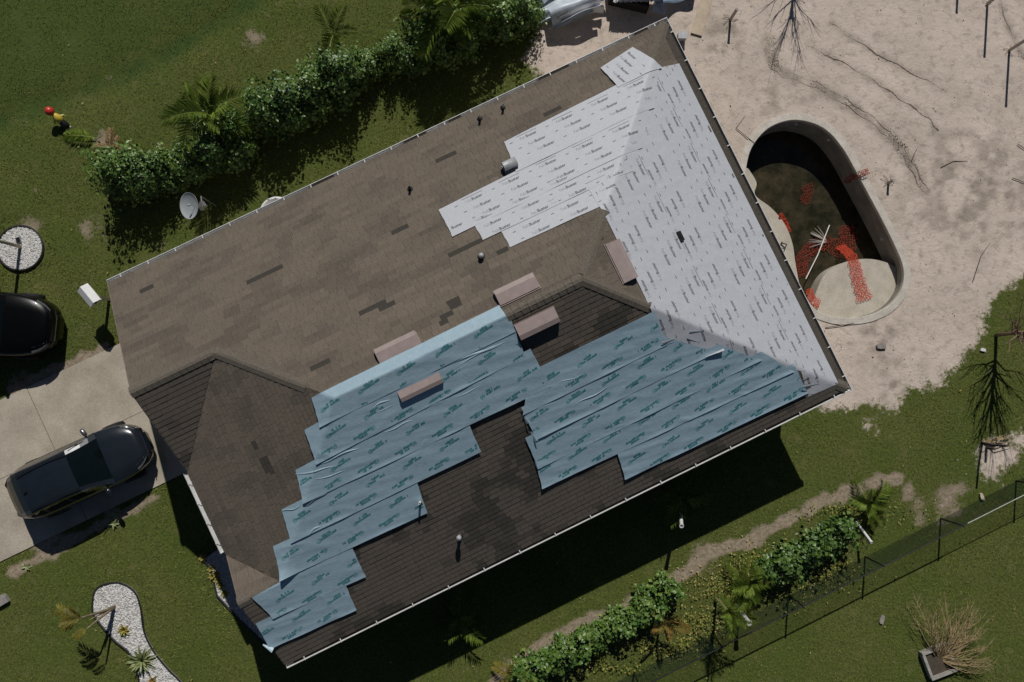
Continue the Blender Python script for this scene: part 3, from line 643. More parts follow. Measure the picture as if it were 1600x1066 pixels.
# ---- walls, door and windows
wl_ = [(.62,.62),(.62,WD-.62),(16.7,WD-.62),(16.7,.62)]
for i in range(4):
    a, b = Vector(wl_[i]), Vector(wl_[(i+1) % 4]); n_ = 40; mb = MB(); vs = []
    nr = Vector((-(b-a).y, (b-a).x)).normalized()*.1
    for j in range(n_+1):
        p = a.lerp(b, j/n_)
        for q in (p, p-nr*(1 if i != 9 else 1)):
            x, y = xy(q.x, q.y); vs += [(x, y, -.05), (x, y, float(roofz(p.x, p.y))-.17)]
    fs = []
    for j in range(n_):
        o = j*4; fs += [(o, o+4, o+5, o+1), (o+2, o+3, o+7, o+6), (o+1, o+5, o+7, o+3)]
    mb.add(vs, fs); mb.build('wall', 'stucco', house)
def opening(side, c, w, h, z0, kind):
    if side == 'left': o, al, base = oW, Vector((V[0], V[1], 0)), HP(16.7, c)
    elif side == 'right': o, al, base = oE, Vector((V[0], V[1], 0)), HP(.62, c)
    elif side == 'top': o, al, base = oN, oE, HP(c, .62)
    else: o, al, base = oS, oE, HP(c, WD-.62)
    ax = (al, o, Vector((0,0,1))); cc = base+Vector((0,0,z0+h/2))
    if kind == 'garage':
        fr = MB().box(cc+o*.02, (w+.2, .05, h+.1), ax).build('garage_door', 'fascia_white', house)
        for r in range(4): MB().box(cc+o*.055+Vector((0,0,(r-1.5)*h/4)), (w, .03, h/4-.02), ax).build('panel', 'door_white', fr)
    elif kind == 'door':
        fr = MB().box(cc+o*.02, (w+.16, .05, h+.08), ax).build('front_door', 'fascia_white', house); MB().box(cc+o*.055, (w, .03, h), ax).build('panel', 'door_white', fr); MB().box(cc+o*.1+al*(w*.4), (.04,.07,.12), ax).build('handle', 'steel', fr)
    else:
        fr = MB().box(cc+o*.02, (w+.14, .05, h+.14), ax).build('window', 'fascia_white', house)
        for q in (-1, 1): MB().box(cc+o*.05+al*(q*w/4), (w/2-.03, .02, h), ax).build('pane', 'glass_dark', fr)
        MB().box(cc+o*.05+Vector((0,0,-h/2-.09)), (w+.24,.12,.05), ax).build('sill', 'fascia_white', fr)
opening('left', 3.3, 4.8, 2.1, 0, 'garage'); opening('left', 7.2, 1.0, 2.05, .02, 'door'); opening('left', 9.9, 1.5, 1.2, .9, 'window')
for c in (3, 6.5, 10, 13.5): opening('bottom', c, 1.4, 1.2, .9, 'window'); opening('top', c, 1.2, 1.1, 1.0, 'window')
for c in (3, 8.4): opening('right', c, 2.0, 1.3, .85, 'window')

# ---- roof vents, pipes
def ndir(k):
    d = {'N': Vector((V[0], V[1], 0)), 'S': -Vector((V[0], V[1], 0)), 'E': -oE, 'W': oE}[k]; up = Vector((d.x, d.y, SL)).normalized()
    al = {'N': oE, 'S': oE, 'E': Vector((V[0], V[1], 0)), 'W': Vector((V[0], V[1], 0))}[k]
    nrm = al.cross(up); nrm = nrm if nrm.z > 0 else -nrm
    return al, up, nrm
def roof_vent(k, A, b, ln_, wd_, label=None):
    """off-ridge vent: flange, sloping hood open down-slope"""
    al, up, nr = ndir(k); c = RP(A, b, .02); H0, H1 = .05, .17
    fl = MB().box(c+nr*.012, (ln_+.03, wd_+.05, .012), (al, up, nr))
    root = fl.build('roof_vent', 'vent_pink', house)
    sec = [(-wd_*.5, .02), (-wd_*.5, H1*.55), (-wd_*.42, H1*.98), (-wd_*.1, H1), (wd_*.5, H0), (wd_*.5, .02)]
    vs = [c+al*s_*ln_*.5+up*p+nr*h for s_ in (-1, 1) for p, h in sec]; m = len(sec)
    hood = MB().add(vs, [(i, i+1, m+i+1, m+i) for i in range(1, m-1)]+[tuple(range(m)), tuple(range(2*m-1, m-1, -1))]); h = hood.build('hood', 'vent_pink', root)
    MB().add([c+al*s_*(ln_*.5-.01)+up*(-wd_*.5+.012)+nr*z for s_ in (-1, 1) for z in (.02, H1*.54)], [(0,2,3,1)]).build('louvre', 'vent_dark', root)
roof_vent('N', 10.58, 5.40, 1.08, .40); roof_vent('N', 7.37, 5.38, 1.06, .42)
v3 = ('S', 10.50, 6.42, 1.10, .34); roof_vent(*v3); roof_vent('S', 7.28, 6.30, 1.06, .40); roof_vent('E', 4.72, 5.82, 1.06, .42)
def vent_pipe(px, h, r, m, capm=None):
    A, b = roofpix(*px); k = 'S' if b > RG else 'N'; c = RP(A, b); base = c
    root = MB().lathe([(r*2.4,.012),(r*2.2,.03),(r*1.1,.06),(r*1.05,.09)], base-Vector((0,0,0)), ndir(k)[2], 14).build('vent_pipe', 'pipe_dark', house)
    MB().lathe([(r,-.03),(r,h),(r*.8,h),(r*.8,h-.12),(0,h-.12)], base, Vector((0,0,1)), 14).build('pipe', m, root, True)
    if capm: MB().lathe([(r*1.7,h-.03),(r*1.7,h+.05),(r*1.2,h+.09),(0,h+.10)], base, Vector((0,0,1)), 14).build('cap', capm, root, True)
vent_pipe((750,186), .30, .035, 'pipe_grey'); vent_pipe((786,169), .30, .035, 'pipe_grey'); vent_pipe((641,296), .24, .035, 'pipe_dark')
vent_pipe((752,401), .14, .042, 'pipe_grey', 'pipe_grey'); vent_pipe((718,837), .30, .042, 'pipe_grey', 'pipe_grey'); vent_pipe((657,784), .32, .028, 'pipe_white')
A, b = roofpix(798, 262); al, up, nr = ndir('N'); c = RP(A, b, .02)
du = thing('duct', 'short grey metal duct stub lying beside the white underlayment', 'duct', c)
MB().lathe([(.13,-.19),(.13,.19),(.118,.19),(.118,-.17)], c+nr*.14, al, 18).build('tube', 'pipe_grey', du, True); MB().lathe([(0,.0),(.117,.0)], c+nr*.14-al*.16, al, 18).build('mouth', 'vent_dark', du)
MB().box(c+nr*.01, (.4,.3,.02), (al, up, nr)).build('saddle', 'pipe_grey', du)
c = RP(2.82, 5.84, .06); al, up, nr = ndir('E')
tl = thing('tool_case', 'small black case lying on the white underlayment', 'case', c); MB().box(c, (.27,.13,.06), (al, up, nr)).build('body', 'black_plastic', tl); MB().box(c+nr*.035, (.11,.03,.015), (al, up, nr)).build('handle', 'rubber', tl)

# ---- drape the strips
def strip(name, par, corner, lift, m, seed, rows, wr, edge, curl=0.0):
    """corner: function (s, t) -> plan (A, b); s along 0..1, t across 0 (upslope) .. 1 (downslope edge)"""
    nu, nv = rows; s_, t_ = np.meshgrid(np.linspace(0,1,nu+1), np.linspace(0,1,nv+1), indexing='ij'); A, b = corner(s_, t_)
    z = drape(A, b, s_, t_, lift, seed, wr, edge, curl); x, y = xy(A, b); Vv = np.stack([x-ORG[par.name].x, y-ORG[par.name].y, z-ORG[par.name].z], -1).reshape(-1, 3)
    id_ = np.arange((nu+1)*(nv+1)).reshape(nu+1, nv+1); Fq = np.stack([id_[:-1,:-1], id_[:-1,1:], id_[1:,1:], id_[1:,:-1]], -1).reshape(-1, 4)
    me = np_mesh(name, Vv, Fq, m, np.zeros(len(Vv))); me.polygons.foreach_set('use_smooth', np.ones(len(me.polygons), bool)); return link(name, me, par)
def drape(A, b, s_, t_, lift, seed, wr, edge, curl):
    l = b if edge < 0 else A; e = abs(edge)
    w = wr*(np.clip(fbm(A*.55+b*.25, b*3.2+A*.5, 1.7, seed, 3)*2-.75, 0, 1))
    cr = np.abs(np.sin((fbm(A, b, .55, seed+2, 2)*9+b*4+A*1.2)))**14*wr*.9*np.clip(vnoise(A, b, .7, seed+8)*2.4-1.1, 0, 1)
    ed = e*np.exp(-((1-t_)/.05)**2)*np.clip(vnoise(A+b*.0, b*0+seed, 1.3, seed)*2.0-.55, .08, 1.2)
    cu = curl*(np.clip((t_-.55)/.45, 0, 1)**2)*(np.clip((.12-s_)/.12, 0, 1))
    return roofz(A, b)+lift+w+cr+ed+cu
def bil(q):
    q = [np.array(p) for p in q]
    def f(s_, t_):
        j = (vnoise(s_*7, t_*7, 1, 3)-.5)*.02
        top = [q[0][i]*(1-s_)+q[1][i]*s_ for i in (0,1)]; bot = [q[3][i]*(1-s_)+q[2][i]*s_ for i in (0,1)]
        return top[0]*(1-t_)+bot[0]*t_+j, top[1]*(1-t_)+bot[1]*t_+j*.6
    return f
# glyph outlines from the built-in font
def glyphs(txt, size, bold):
    cu = bpy.data.curves.new('t', 'FONT'); cu.body = txt; cu.size = size; cu.offset = bold; cu.resolution_u = 2; ob = bpy.data.objects.new('t', cu); COL.objects.link(ob)
    dg = bpy.context.evaluated_depsgraph_get(); me = ob.evaluated_get(dg).to_mesh(); me.calc_loop_triangles()
    vs = np.array([v.co[:2] for v in me.vertices]); fs = np.array([t.vertices[:] for t in me.loop_triangles]); ob.evaluated_get(dg).to_mesh_clear()
    bpy.data.objects.remove(ob); bpy.data.curves.remove(cu); return vs, fs
GB = glyphs('Buster', .118, .0016); GF = glyphs('Felt', .115, -.0008); wF = GF[0][:,0].max()+.012; wB = GB[0][:,0].max()
RECT = (np.array([(0,0),(1,0),(1,1),(0,1)], float), np.array([(0,1,2),(0,2,3)]))
DISC = (np.array([(math.cos(k*PI/6), math.sin(k*PI/6)) for k in range(12)]), np.array([(0,k,k+1) for k in range(1,11)]))
class Ink:
    def __init__(s): s.v = []; s.f = []; s.n = 0
    def put(s, A, b, fs, z): s.v.append(np.stack([*xy(A, b), z], -1)); s.f.append(fs+s.n); s.n += len(A)
    def build(s, name, m, parent, root):
        if not s.v: return
        Vv = np.concatenate(s.v)-np.array(ORG[root.name]); o_ = link(name, np_mesh(name, Vv, np.concatenate(s.f), m, np.zeros(len(Vv))), parent); o_['kind'] = 'stuff'; return o_
def inside(A, b, quad): return np.all(sdpoly(A, b, quad) < -.015)
wu = thing('white_underlayment', 'printed white underlayment strips covering the upper right of the roof', 'underlayment', RP(3, 5)); bu = thing('blue_underlayment', 'pale blue printed underlayment strips stepping down the shaded roof slope', 'underlayment', RP(11, 8))
def letters_white(strip_ob, root, org, lead, upv, length, width, quad, zf, ph):
    bl, gr = Ink(), Ink(); row = .255; col = 1.08
    def place(g, ink, l, w, sx=1, sy=1):
        vs, fs = g; L_ = l+vs[:,0]*sx; W_ = w+vs[:,1]*sy; A = org[0]+lead[0]*L_+upv[0]*W_; b = org[1]+lead[1]*L_+upv[1]*W_
        if inside(A, b, quad): ink.put(A, b, fs, zf(A, b)+.005)
    nr_ = int(width/row)
    for r in range(nr_):
        for c_ in range(-1, int(length/col)+2):
            l = c_*col+ph+r*.135; w = -(r+.62)*row
            place(GF, gr, l, w); place(GB, bl, l+wF, w); place(RECT, bl, l+.78+.02*(r % 2), w+.03, .085, .016)
            if r == 0: place(RECT, bl, l-.06, w+.135, .60, .009)
    bl.build('dark_print', 'black_ink', strip_ob, root); gr.build('pale_print', 'grey_ink', strip_ob, root)
nl = len(WHITE_N)
for i, q in enumerate(WHITE_N):
    lift = .050-.006*i if i else .06; sd_ = 100+i
    o = strip('underlayment_strip', wu, bil(q), lift, 'white_felt', sd_, (max(20, int(abs(q[0][0]-q[1][0])/.07)), 14), .010, .012)
    zf = lambda A, b, lift=lift, sd_=sd_, q=q: drape(A, b, 0*A+.5, np.clip((b-q[0][1])/max(.1, q[3][1]-q[0][1]), 0, 1), lift, sd_, .010, .012, 0)
    quad = [Vector((a, b, 0)) for a, b in q]
    if i: letters_white(o, wu, (q[0][0], q[0][1]+.02), (-1, 0), (0, -1), q[0][0]-1.0, .86, quad, zf, .08+.31*(i % 3))
    else: letters_white(o, wu, (q[1][0]+.12, q[1][1]-.1), (-.34*.6, .94), (-.94, -.34*.6), 1.2, 1.2, quad, zf, .0)
for i, (a0, a1, b0, b1) in enumerate(WHITE_E):
    lift = .012+.005*i; sd_ = 130+i
    e0 = (lambda s_, t_, a0=a0, a1=a1, b0=b0, b1=b1: (a0+(a1-a0)*(1-t_), (b0+(.0))+(b1-b0)*s_-(a1-a0)*(1-t_)*(.75*s_ if b1 < 11.3 else .0)-(.06*(1-t_) if b1 > 11.3 else 0)))
    o = strip('underlayment_strip', wu, e0, lift, 'white_felt', sd_, (110, 12), .009, -.010)
    qd = [e0(np.float64(x), np.float64(y)) for x, y in ((.004,0),(.996,0),(.996,1),(.004,1))]; quad = [Vector((float(a), float(b), 0)) for a, b in qd]
    zf = lambda A, b, lift=lift, sd_=sd_, a0=a0, a1=a1: drape(A, b, 0*A+.5, np.clip((a1-A)/(a1-a0), 0, 1), lift, sd_, .009, -.010, 0)
    # reading direction alternates from roll to roll
    if i % 2 == 0: letters_white(o, wu, (a1+.0, b1), (0, -1), (1, 0), b1-b0, .9, quad, zf, .1+.2*i)
    else: letters_white(o, wu, (a0+.02, b0), (0, 1), (-1, 0), b1-b0, .9, quad, zf, .15+.2*i)
def letters_blue(strip_ob, root, q, zf, ph):
    ink = Ink(); wash = Ink(); quad = [Vector((a, b, 0)) for a, b in q]; Lr = random.Random(int(ph*1000)+5); tilt = .13
    def rect(l, w, sx, sy, ik=None, sh=None, dz=.005):
        vs, fs = sh or RECT; L_ = l+vs[:,0]*sx; W_ = w+vs[:,1]*sy; L2 = L_; W2 = W_+(L_-l0)*tilt
        A = q[0][0]-L2; b = q[0][1]-W2
        if inside(A, b, quad): (ik or ink).put(A, b, fs, zf(A, b)+dz)
    nrow = 2; leng = q[0][0]-min(q[1][0], q[2][0])
    for r in range(nrow):
        for c_ in range(-1, int(leng/1.02)+2):
            l = c_*1.02+ph+r*.5; l0 = l; w = -.36-r*.40
            kind = r
            for line, (st, en) in enumerate(((.0,.50), (.13,.36)) if kind else ((.16,.36), (.06,.50))):
                x = st
                while x < en:
                    g = Lr.choice((.018,.026,.034,.05)); 
                    if Lr.random() > .1: rect(l+x, w-line*.062, g, Lr.choice((.040,.05,.058)))
                    x += g+Lr.choice((.006,.008,.012))
            cx_, cy_ = (.54, -.01) if kind else (.02, -.05)
            rect(l+cx_, w+cy_+.01, .075, .055, wash, DISC, .0035)
            for k in range(7): rect(l+cx_+Lr.uniform(-.05,.04), w+cy_+Lr.uniform(-.03,.045), Lr.uniform(.015,.04), .014)
    ink.build('print', 'teal_ink', strip_ob, root); wash.build('print_wash', 'teal_wash', strip_ob, root)
for i, q in enumerate(BLUE):
    lft = i < 7; k = i if lft else i-7; lift = (.105-.008*k) if lft else (.085-.006*k); sd_ = 200+i
    cur = .16 if i == 4 else (.05 if i in (6, 2) else .02)
    o = strip('underlayment_strip', bu, bil(q), lift, 'blue_felt', sd_, (max(30, int(abs(q[0][0]-q[1][0])/.05)), 22), .016, .020, cur)
    zf = lambda A, b, lift=lift, sd_=sd_, q=q: drape(A, b, 0*A+.5, np.clip((b-q[0][1])/max(.1, q[3][1]-q[0][1]), 0, 1), lift, sd_, .016, .020, 0)
    letters_blue(o, bu, q, zf, .1+.37*(i % 4))
# lifted corners and torn flaps of the strips
def flap(par, px, L1, L2, ang, h, m):
    A, b = roofpix(*px); c = RP(A, b, .1); d1 = Vector((math.cos(ang), math.sin(ang), 0)); d2 = Vector((-d1.y, d1.x, 0))
    MB().grid(lambda s_, t_: c+d1*L1*s_+d2*L2*t_*(1-.8*s_)+Vector((0,0,.02+h*math.sin(t_*1.5)*(1-s_*.6))), 8, 5).build('flap', m, par, True)
flap(wu, (1034,540), .34, .10, math.radians(25), .07, 'white_felt'); flap(wu, (1075,523), .36, .10, math.radians(10), .07, 'white_felt'); flap(wu, (1253,607), .4, .09, math.radians(15), .06, 'white_felt'); flap(wu, (1128,545), .5, .05, math.radians(205), .05, 'white_felt')
flap(bu, (835,690), .5, -.10, math.radians(118), .09, 'blue_felt'); flap(bu, (823,662), .30, -.10, math.radians(120), .08, 'blue_felt'); flap(bu, (430,1010), .3, .12, math.radians(160), .06, 'blue_felt')
# loose wrinkle folds
def fold(px0, px1, r, par=bu, m='blue_felt'):
    a0 = roofpix(*px0, .1); a1 = roofpix(*px1, .1); n_ = 14; mb = MB(); vs = []; fs = []
    for i in range(n_+1):
        t = i/n_; A = a0[0]*(1-t)+a1[0]*t; b = a0[1]*(1-t)+a1[1]*t+.02*math.sin(t*7+r*300); ww = r*math.sin(PI*min(1, max(.02, t)))**.6+.003
        for o, hh in ((-1.5,.0),(-.5,.75),(0,1),(.5,.7),(1.2,0)):
            vs.append(RP(A, b+ww*o, .088+ww*hh*1.1))
    for i in range(n_):
        for j in range(4): fs.append((i*5+j, i*5+j+1, i*5+5+j+1, i*5+5+j))
    mb.add(vs, fs); mb.build('fold', m, par, True)
for a, b, r in [((690,575),(790,535),.028),((686,570),(760,548),.022),((692,583),(800,528),.024),((688,590),(745,565),.02),((578,640),(612,622),.026),((582,646),(625,630),.018),((600,676),(650,655),.02),((498,726),(560,700),.022),((462,742),(530,728),.018),((478,790),(512,768),.026),((485,752),(545,735),.016),((478,838),(500,822),.022),((700,626),(760,600),.016),((440,800),(470,792),.012),((900,632),(950,606),.012),((870,600),(915,584),.012)]: fold(a, b, r)

# ================================================================== CARS
def make_car(name, label, paint, L_=4.6, Wd=1.86, Ht=1.62, hoodz=.98, suv=True):
    t = thing(name, label, 'car'); hw = Wd/2; hl = L_/2
    st = [-1,-.995,-.98,-.95,-.91,-.86,-.74,-.6,-.4,-.2,0,.2,.4,.5,.6,.7,.78,.86,.91,.95,.98,.995,1.0]
    def half(x):
        a = min(.999, abs(x)); return hw*max(.34, (1-a**4.6)**.36 if x > 0 else (1-a**6.5)**.36)
    belt = .99
    def top(x):
        if x > .38: u_ = (x-.38)/.62; return hoodz+.04-.20*u_**1.8-(.25*max(0, (x-.94)/.06)**2)
        if x < -.9: return belt+.02-.28*((-.9-x)/.1)**2
        return hoodz+.04
    sec = lambda x: [(.80*half(x), .24), (.97*half(x), .30), (1.0*half(x), .52), (.985*half(x), .72), (.95*half(x), max(.5, top(x)-.10)), (.86*half(x), top(x)-.025), (.5*half(x), top(x)+.012), (0, top(x)+.022)]
    mb = MB(); m = 8; vs = []
    for x in st:
        pr = sec(x); vs += [(x*hl, y, z) for y, z in pr]+[(x*hl, -y, z) for y, z in pr[-2::-1]]
    k = 2*m-1; fs = []
    for i in range(len(st)-1):
        for j in range(k-1): fs.append((i*k+j, i*k+j+1, (i+1)*k+j+1, (i+1)*k+j))
        fs.append((i*k+k-1, i*k, (i+1)*k, (i+1)*k+k-1))
    fs += [tuple(range(k-1, -1, -1)), tuple((len(st)-1)*k+j for j in range(k))]
    mb.add(vs, fs); mb.build('body', paint, t, True)
    # greenhouse: x along, rows belt -> roof
    gs = [.46,.37,.27,.17,.09,.0,-.14,-.17,-.34,-.5,-.53,-.66,-.77,-.88,-.965]
    def rz(x):
        if x > .09: u_ = (x-.09)/.37; return Ht-.05-(Ht-.05-hoodz-.03)*u_**1.15
        if x < -.62: u_ = (-.62-x)/.345; return Ht-.06-(Ht-.06-belt+.02)*u_**1.5
        return Ht-.05+.05*math.sin(PI*(.09-x)/.71)-.012*(.09-x)/.71
    def gsec(x):
        b_ = half(x)*.93; r_ = half(x)*.70*(1-.1*max(0, (x-.09)/.37)); z1 = rz(x); f_ = min(1, max(0, (z1-belt)/(Ht-belt)))
        wtop = b_+(r_-b_)*f_
        return [(b_, belt-.03), (b_-.02, belt+.01), (wtop+.035, max(belt+.02, z1-.10)), (wtop, max(belt+.022, z1-.035)), (wtop*.8, z1+.0), (wtop*.4, z1+.022), (0, z1+.028)]
    G = [gsec(x) for x in gs]; pr = {}
    def pt(i, j, sg, o=0.0): y, z = G[i][j]; return Vector((gs[i]*hl, sg*y, z))
    def part(n): return pr.setdefault(n, MB())
    for i in range(len(gs)-1):
        xm = (gs[i]+gs[i+1])/2
        for sg in (1, -1):
            for j in range(6):
                q = [pt(i, j, sg), pt(i+1, j, sg), pt(i+1, j+1, sg), pt(i, j+1, sg)]
                if j >= 4 and xm > .09: n_ = 'windshield'
                elif j == 3 and xm > .09: n_ = 'cabin_frame%d' % sg
                elif j >= 4 and -.93 < xm < -.70: n_ = 'rear_window'
                elif j >= 4: n_ = 'roof_panel'
                elif j == 1 and ((-.14 < xm < .27) or (-.5 < xm < -.17) or (-.76 < xm < -.53)): n_ = 'side_window%d%d' % (sg, 0 if xm > -.15 else (1 if xm > -.51 else 2))
                else: n_ = 'cabin_frame%d' % sg
                part(n_).add(q, [(0,1,2,3)] if sg > 0 else [(3,2,1,0)])
    for n_, b_ in pr.items():
        nm = 'side_window' if n_.startswith('side') else ('cabin_frame' if n_.startswith('cabin') else n_)
        b_.build(nm, 'car_glass' if ('window' in n_ or 'windshield' in n_) else paint, t, True)
    for sx_, sy_ in ((1,1),(1,-1),(-1,1),(-1,-1)):
        c = Vector((sx_*hl*.60, sy_*(hw-.10), .34)); w = MB().lathe([(.20,-.10),(.32,-.11),(.34,-.07),(.34,.07),(.32,.11),(.22,.10)], c, Vector((0,1,0)), 20).build('wheel', 'rubber', t, True)
        MB().lathe([(0,.07),(.06,.09),(.10,.06),(.20,.085),(.22,.10)], c, Vector((0,sy_,0)), 20).build('rim', 'rim_metal', w)
    for sg in (1, -1):
        hb_ = half(.9); MB().grid(lambda a, b: Vector((hl*(.80+.155*a), sg*(half(.80+.155*a)*(.955-.20*b)), top(.80+.155*a)-.06+.045*b)), 6, 3).build('headlight', 'lamp_clear', t, True)
        MB().grid(lambda a, b: Vector((-hl*(.86+.125*a), sg*(half(-.86-.125*a)*1.004), .70+.17*b)), 5, 2).build('taillight', 'lamp_red', t, True)
        mr = MB().lathe([(0,-.13),(.045,-.12),(.07,-.05),(.072,.05),(.05,.11),(0,.13)], (hl*.34, sg*(hw+.07), 1.04), Vector((-.25,1,0)), 12).build('mirror', 'rim_metal' if sg > 0 else paint, t, True)
        MB().box((hl*.34, sg*(hw-.0), 1.0), (.05,.16,.03)).build('stalk', paint, mr)
        MB().tube([(gs[1]*hl+.03, sg*half(.3)*.80, 1.06), (.14*hl, sg*(half(.1)*.72+.01), Ht-.045)], .012, 5).build('pillar_trim', 'trim_black', t)
        MB().tube([(hl*.1, sg*half(0)*.60, Ht+.02), (-hl*.3, sg*half(0)*.62, Ht+.045), (-hl*.68, sg*half(0)*.58, Ht-.0)], .016, 5).build('roof_rail', 'trim_black', t)
        MB().tube([(hl*.43, sg*.10, hoodz+.075), (hl*.40, sg*.55, hoodz+.10)], .010, 4).build('wiper', 'trim_black', t)
    MB().box((hl*.985, 0, .62), (.06, Wd*.5, .20)).build('grille', 'trim_black', t); MB().box((hl*1.0, 0, .71), (.03, Wd*.40, .03)).build('grille_bar', 'chrome', t)
    MB().box((-hl*.60, 0, Ht+.0), (.10,.05,.05)).build('antenna', 'trim_black', t)
    MB().tube([(hl*.965, hw*.62, .70), (hl*.995, hw*.3, .66), (hl*.995, -hw*.3, .66), (hl*.965, -hw*.62, .70)], .014, 5).build('bumper_trim', 'chrome', t)
    return t
car1 = make_car('parked_car', 'dark navy crossover parked on the concrete driveway', 'paint_navy', 4.15, 1.76, 1.52)
c1 = P(123, 736, .8); car1.location = (c1.x, c1.y, .026); car1.rotation_euler = (0, 0, TH-.02)
car2 = make_car('parked_car', 'black car parked on the grass beside the driveway', 'paint_black', 4.9, 1.98, 1.72, 1.08)
c2 = P(-48, 503, .9); car2.location = (c2.x, c2.y, 0); car2.rotation_euler = (0, 0, math.radians(-4))

# ================================================================== PLANTS
def leaf_cloud(n_, R, leaf, seed, flat=.0, low=.15):
    r_ = np.random.default_rng(seed); d = r_.normal(size=(n_, 3)); d /= np.linalg.norm(d, axis=1)[:,None]; d[:,2] = np.abs(d[:,2])*1.0-.25*(r_.random(n_) < .45)
    lob = .74+.30*np.sin(d[:,0]*5+seed)*np.cos(d[:,1]*4+seed*2)+.16*np.sin(d[:,2]*9+d[:,0]*7)+.26*(r_.random(n_) < .10)
    rad = (r_.random(n_)**.35)*lob; p = d*rad[:,None]*np.array(R); p[:,2] += R[2]*low
    out = d*.9+r_.normal(0, .55, (n_, 3))+np.array([0,0,.45]); out /= np.linalg.norm(out, axis=1)[:,None]
    ax = np.cross(out, r_.normal(size=(n_, 3))); ax /= np.linalg.norm(ax, axis=1)[:,None]; sd2 = np.cross(out, ax)
    l = leaf*(.45+1.1*r_.random(n_))[:,None]; w = l*.42; tip = p+ax*l-out*l*.18; Lf = p+ax*l*.5+sd2*w+out*l*.10; Rt = p+ax*l*.5-sd2*w+out*l*.10
    Vv = np.stack([p, Lf, tip, Rt], 1).reshape(-1, 3); i = np.arange(n_)*4; Fv = np.concatenate([np.stack([i, i+2, i+1], -1), np.stack([i, i+3, i+2], -1)])
    return Vv, Fv, np.repeat(np.clip(r_.random(n_)**1.6, 0, 1), 4)
def make_shrub(seed, R, n_, leaf, m, name='hedge_shrub'):
    root = bpy.data.objects.new(name, None); COL.objects.link(root); ORG[root.name] = Vector()
    v, f, s_ = leaf_cloud(n_, R, leaf, seed); fo = link('foliage', np_mesh('foliage', v, f, m, s_), root); fo['kind'] = 'stuff'
    mb = MB(); r_ = random.Random(seed)
    for k in range(4):
        a = k*1.57+r_.random(); mb.tube([(0,0,-.05), (math.cos(a)*R[0]*.25, math.sin(a)*R[1]*.25, R[2]*.4), (math.cos(a)*R[0]*.55, math.sin(a)*R[1]*.55, R[2]*.85)], [.022,.016,.006], 5)
    mb.build('stem', 'bark_dark', root); return root
def along(px, step):
    pts = [P(*q) for q in px]; out = []; acc = 0
    for a, b in zip(pts, pts[1:]):
        L_ = (b-a).length; t = acc
        while t < L_: out.append(a.lerp(b, t/L_)); t += step
        acc = t-L_
    return out
def place_row(px, step, protos, label, group, jit=.12, smin=.85, smax=1.15, lab=None):
    for i, p in enumerate(along(px, step)):
        pr = protos[i % len(protos)]; o = pr if not pr.get('used') else copy_tree(pr); pr['used'] = 1
        o.location = p+Vector((random.uniform(-jit,jit), random.uniform(-jit,jit), -.02)); s_ = random.uniform(smin, smax); o.scale = (s_, s_, s_*random.uniform(.92,1.1)); o.rotation_euler = (0,0,random.uniform(0,6.28))
        tag(o, label, 'shrub', group)
        if 'used' in o.keys() and o is not pr: del o['used']
    for pr in protos:
        if 'used' in pr.keys(): del pr['used']
hedge = [make_shrub(11, (.88,.88,1.85), 4600, .088, 'leaf_green'), make_shrub(12, (.84,.9,1.95), 4600, .085, 'leaf_deep'), make_shrub(13, (.9,.82,1.6), 4400, .09, 'leaf_green')]
random.seed(5)
place_row([(208,284),(250,270),(330,240),(420,190),(520,140),(610,102),(690,75),(770,45),(818,24)], .74, hedge, 'tall glossy green shrub in the hedge along the back lawn', 'back lawn hedge shrubs', .2, .74, 1.2)
low = [make_shrub(21, (.52,.52,1.0), 1400, .105, 'leaf_green'), make_shrub(22, (.56,.5,.92), 1400, .10, 'leaf_green')]
place_row([(818,1046),(860,1024),(905,1002),(950,980),(992,958),(1022,936),(1048,905)], .50, low, 'low bright green shrub in the row beside the dirt path', 'low shrub row', .07)
low2 = [make_shrub(31, (.55,.52,1.15), 1000, .11, 'leaf_deep'), make_shrub(32, (.5,.55,1.0), 1000, .11, 'leaf_deep')]
place_row([(1195,890),(1225,872),(1260,855),(1290,838),(1318,822)], .5, low2, 'dark green shrub between the dirt path and the wire fence', 'shrubs by the wire fence', .08)

def frond_mesh(L_, n_, lf, droop, rise, seed, wdt=.018, vee=.35, m='frond_green'):
    r_ = random.Random(seed); mb = MB(); pts = []
    for i in range(13):
        t = i/12; pts.append(Vector((L_*t*(1-.10*t*droop), .03*L_*math.sin(t*3+seed), rise*L_*t-droop*L_*t*t*.75)))
    mb.tube(pts, [max(.003, .016*(1-i/13)) for i in range(13)], 4, shade=.8)
    for i in range(n_):
        t = .10+.89*i/n_; k = t*12; a = int(min(11, k)); p = pts[a].lerp(pts[a+1], k-a); tg = (pts[a+1]-pts[a]).normalized(); sdv = Vector((0,0,1)).cross(tg); sdv.normalize(); up = tg.cross(sdv)
        ll = lf*(.35+.9*math.sin(PI*(.12+.80*t)))*r_.uniform(.8, 1.15)
        for sg in (-1, 1):
            fw = .45+.65*t+r_.uniform(-.12, .12); d = (tg*fw+sdv*sg+up*(vee+r_.uniform(-.2,.2))).normalized(); e = (d+Vector((0,0,-.35))).normalized(); mid = p+d*ll*.5; tip = mid+e*ll*.5; w = Vector((0,0,1)).cross(d).normalized()*wdt
            mb.add([p, mid+w, tip, mid-w], [(0,1,2), (0,2,3)], r_.random()*.8)
    return mb.mesh('frond', m)
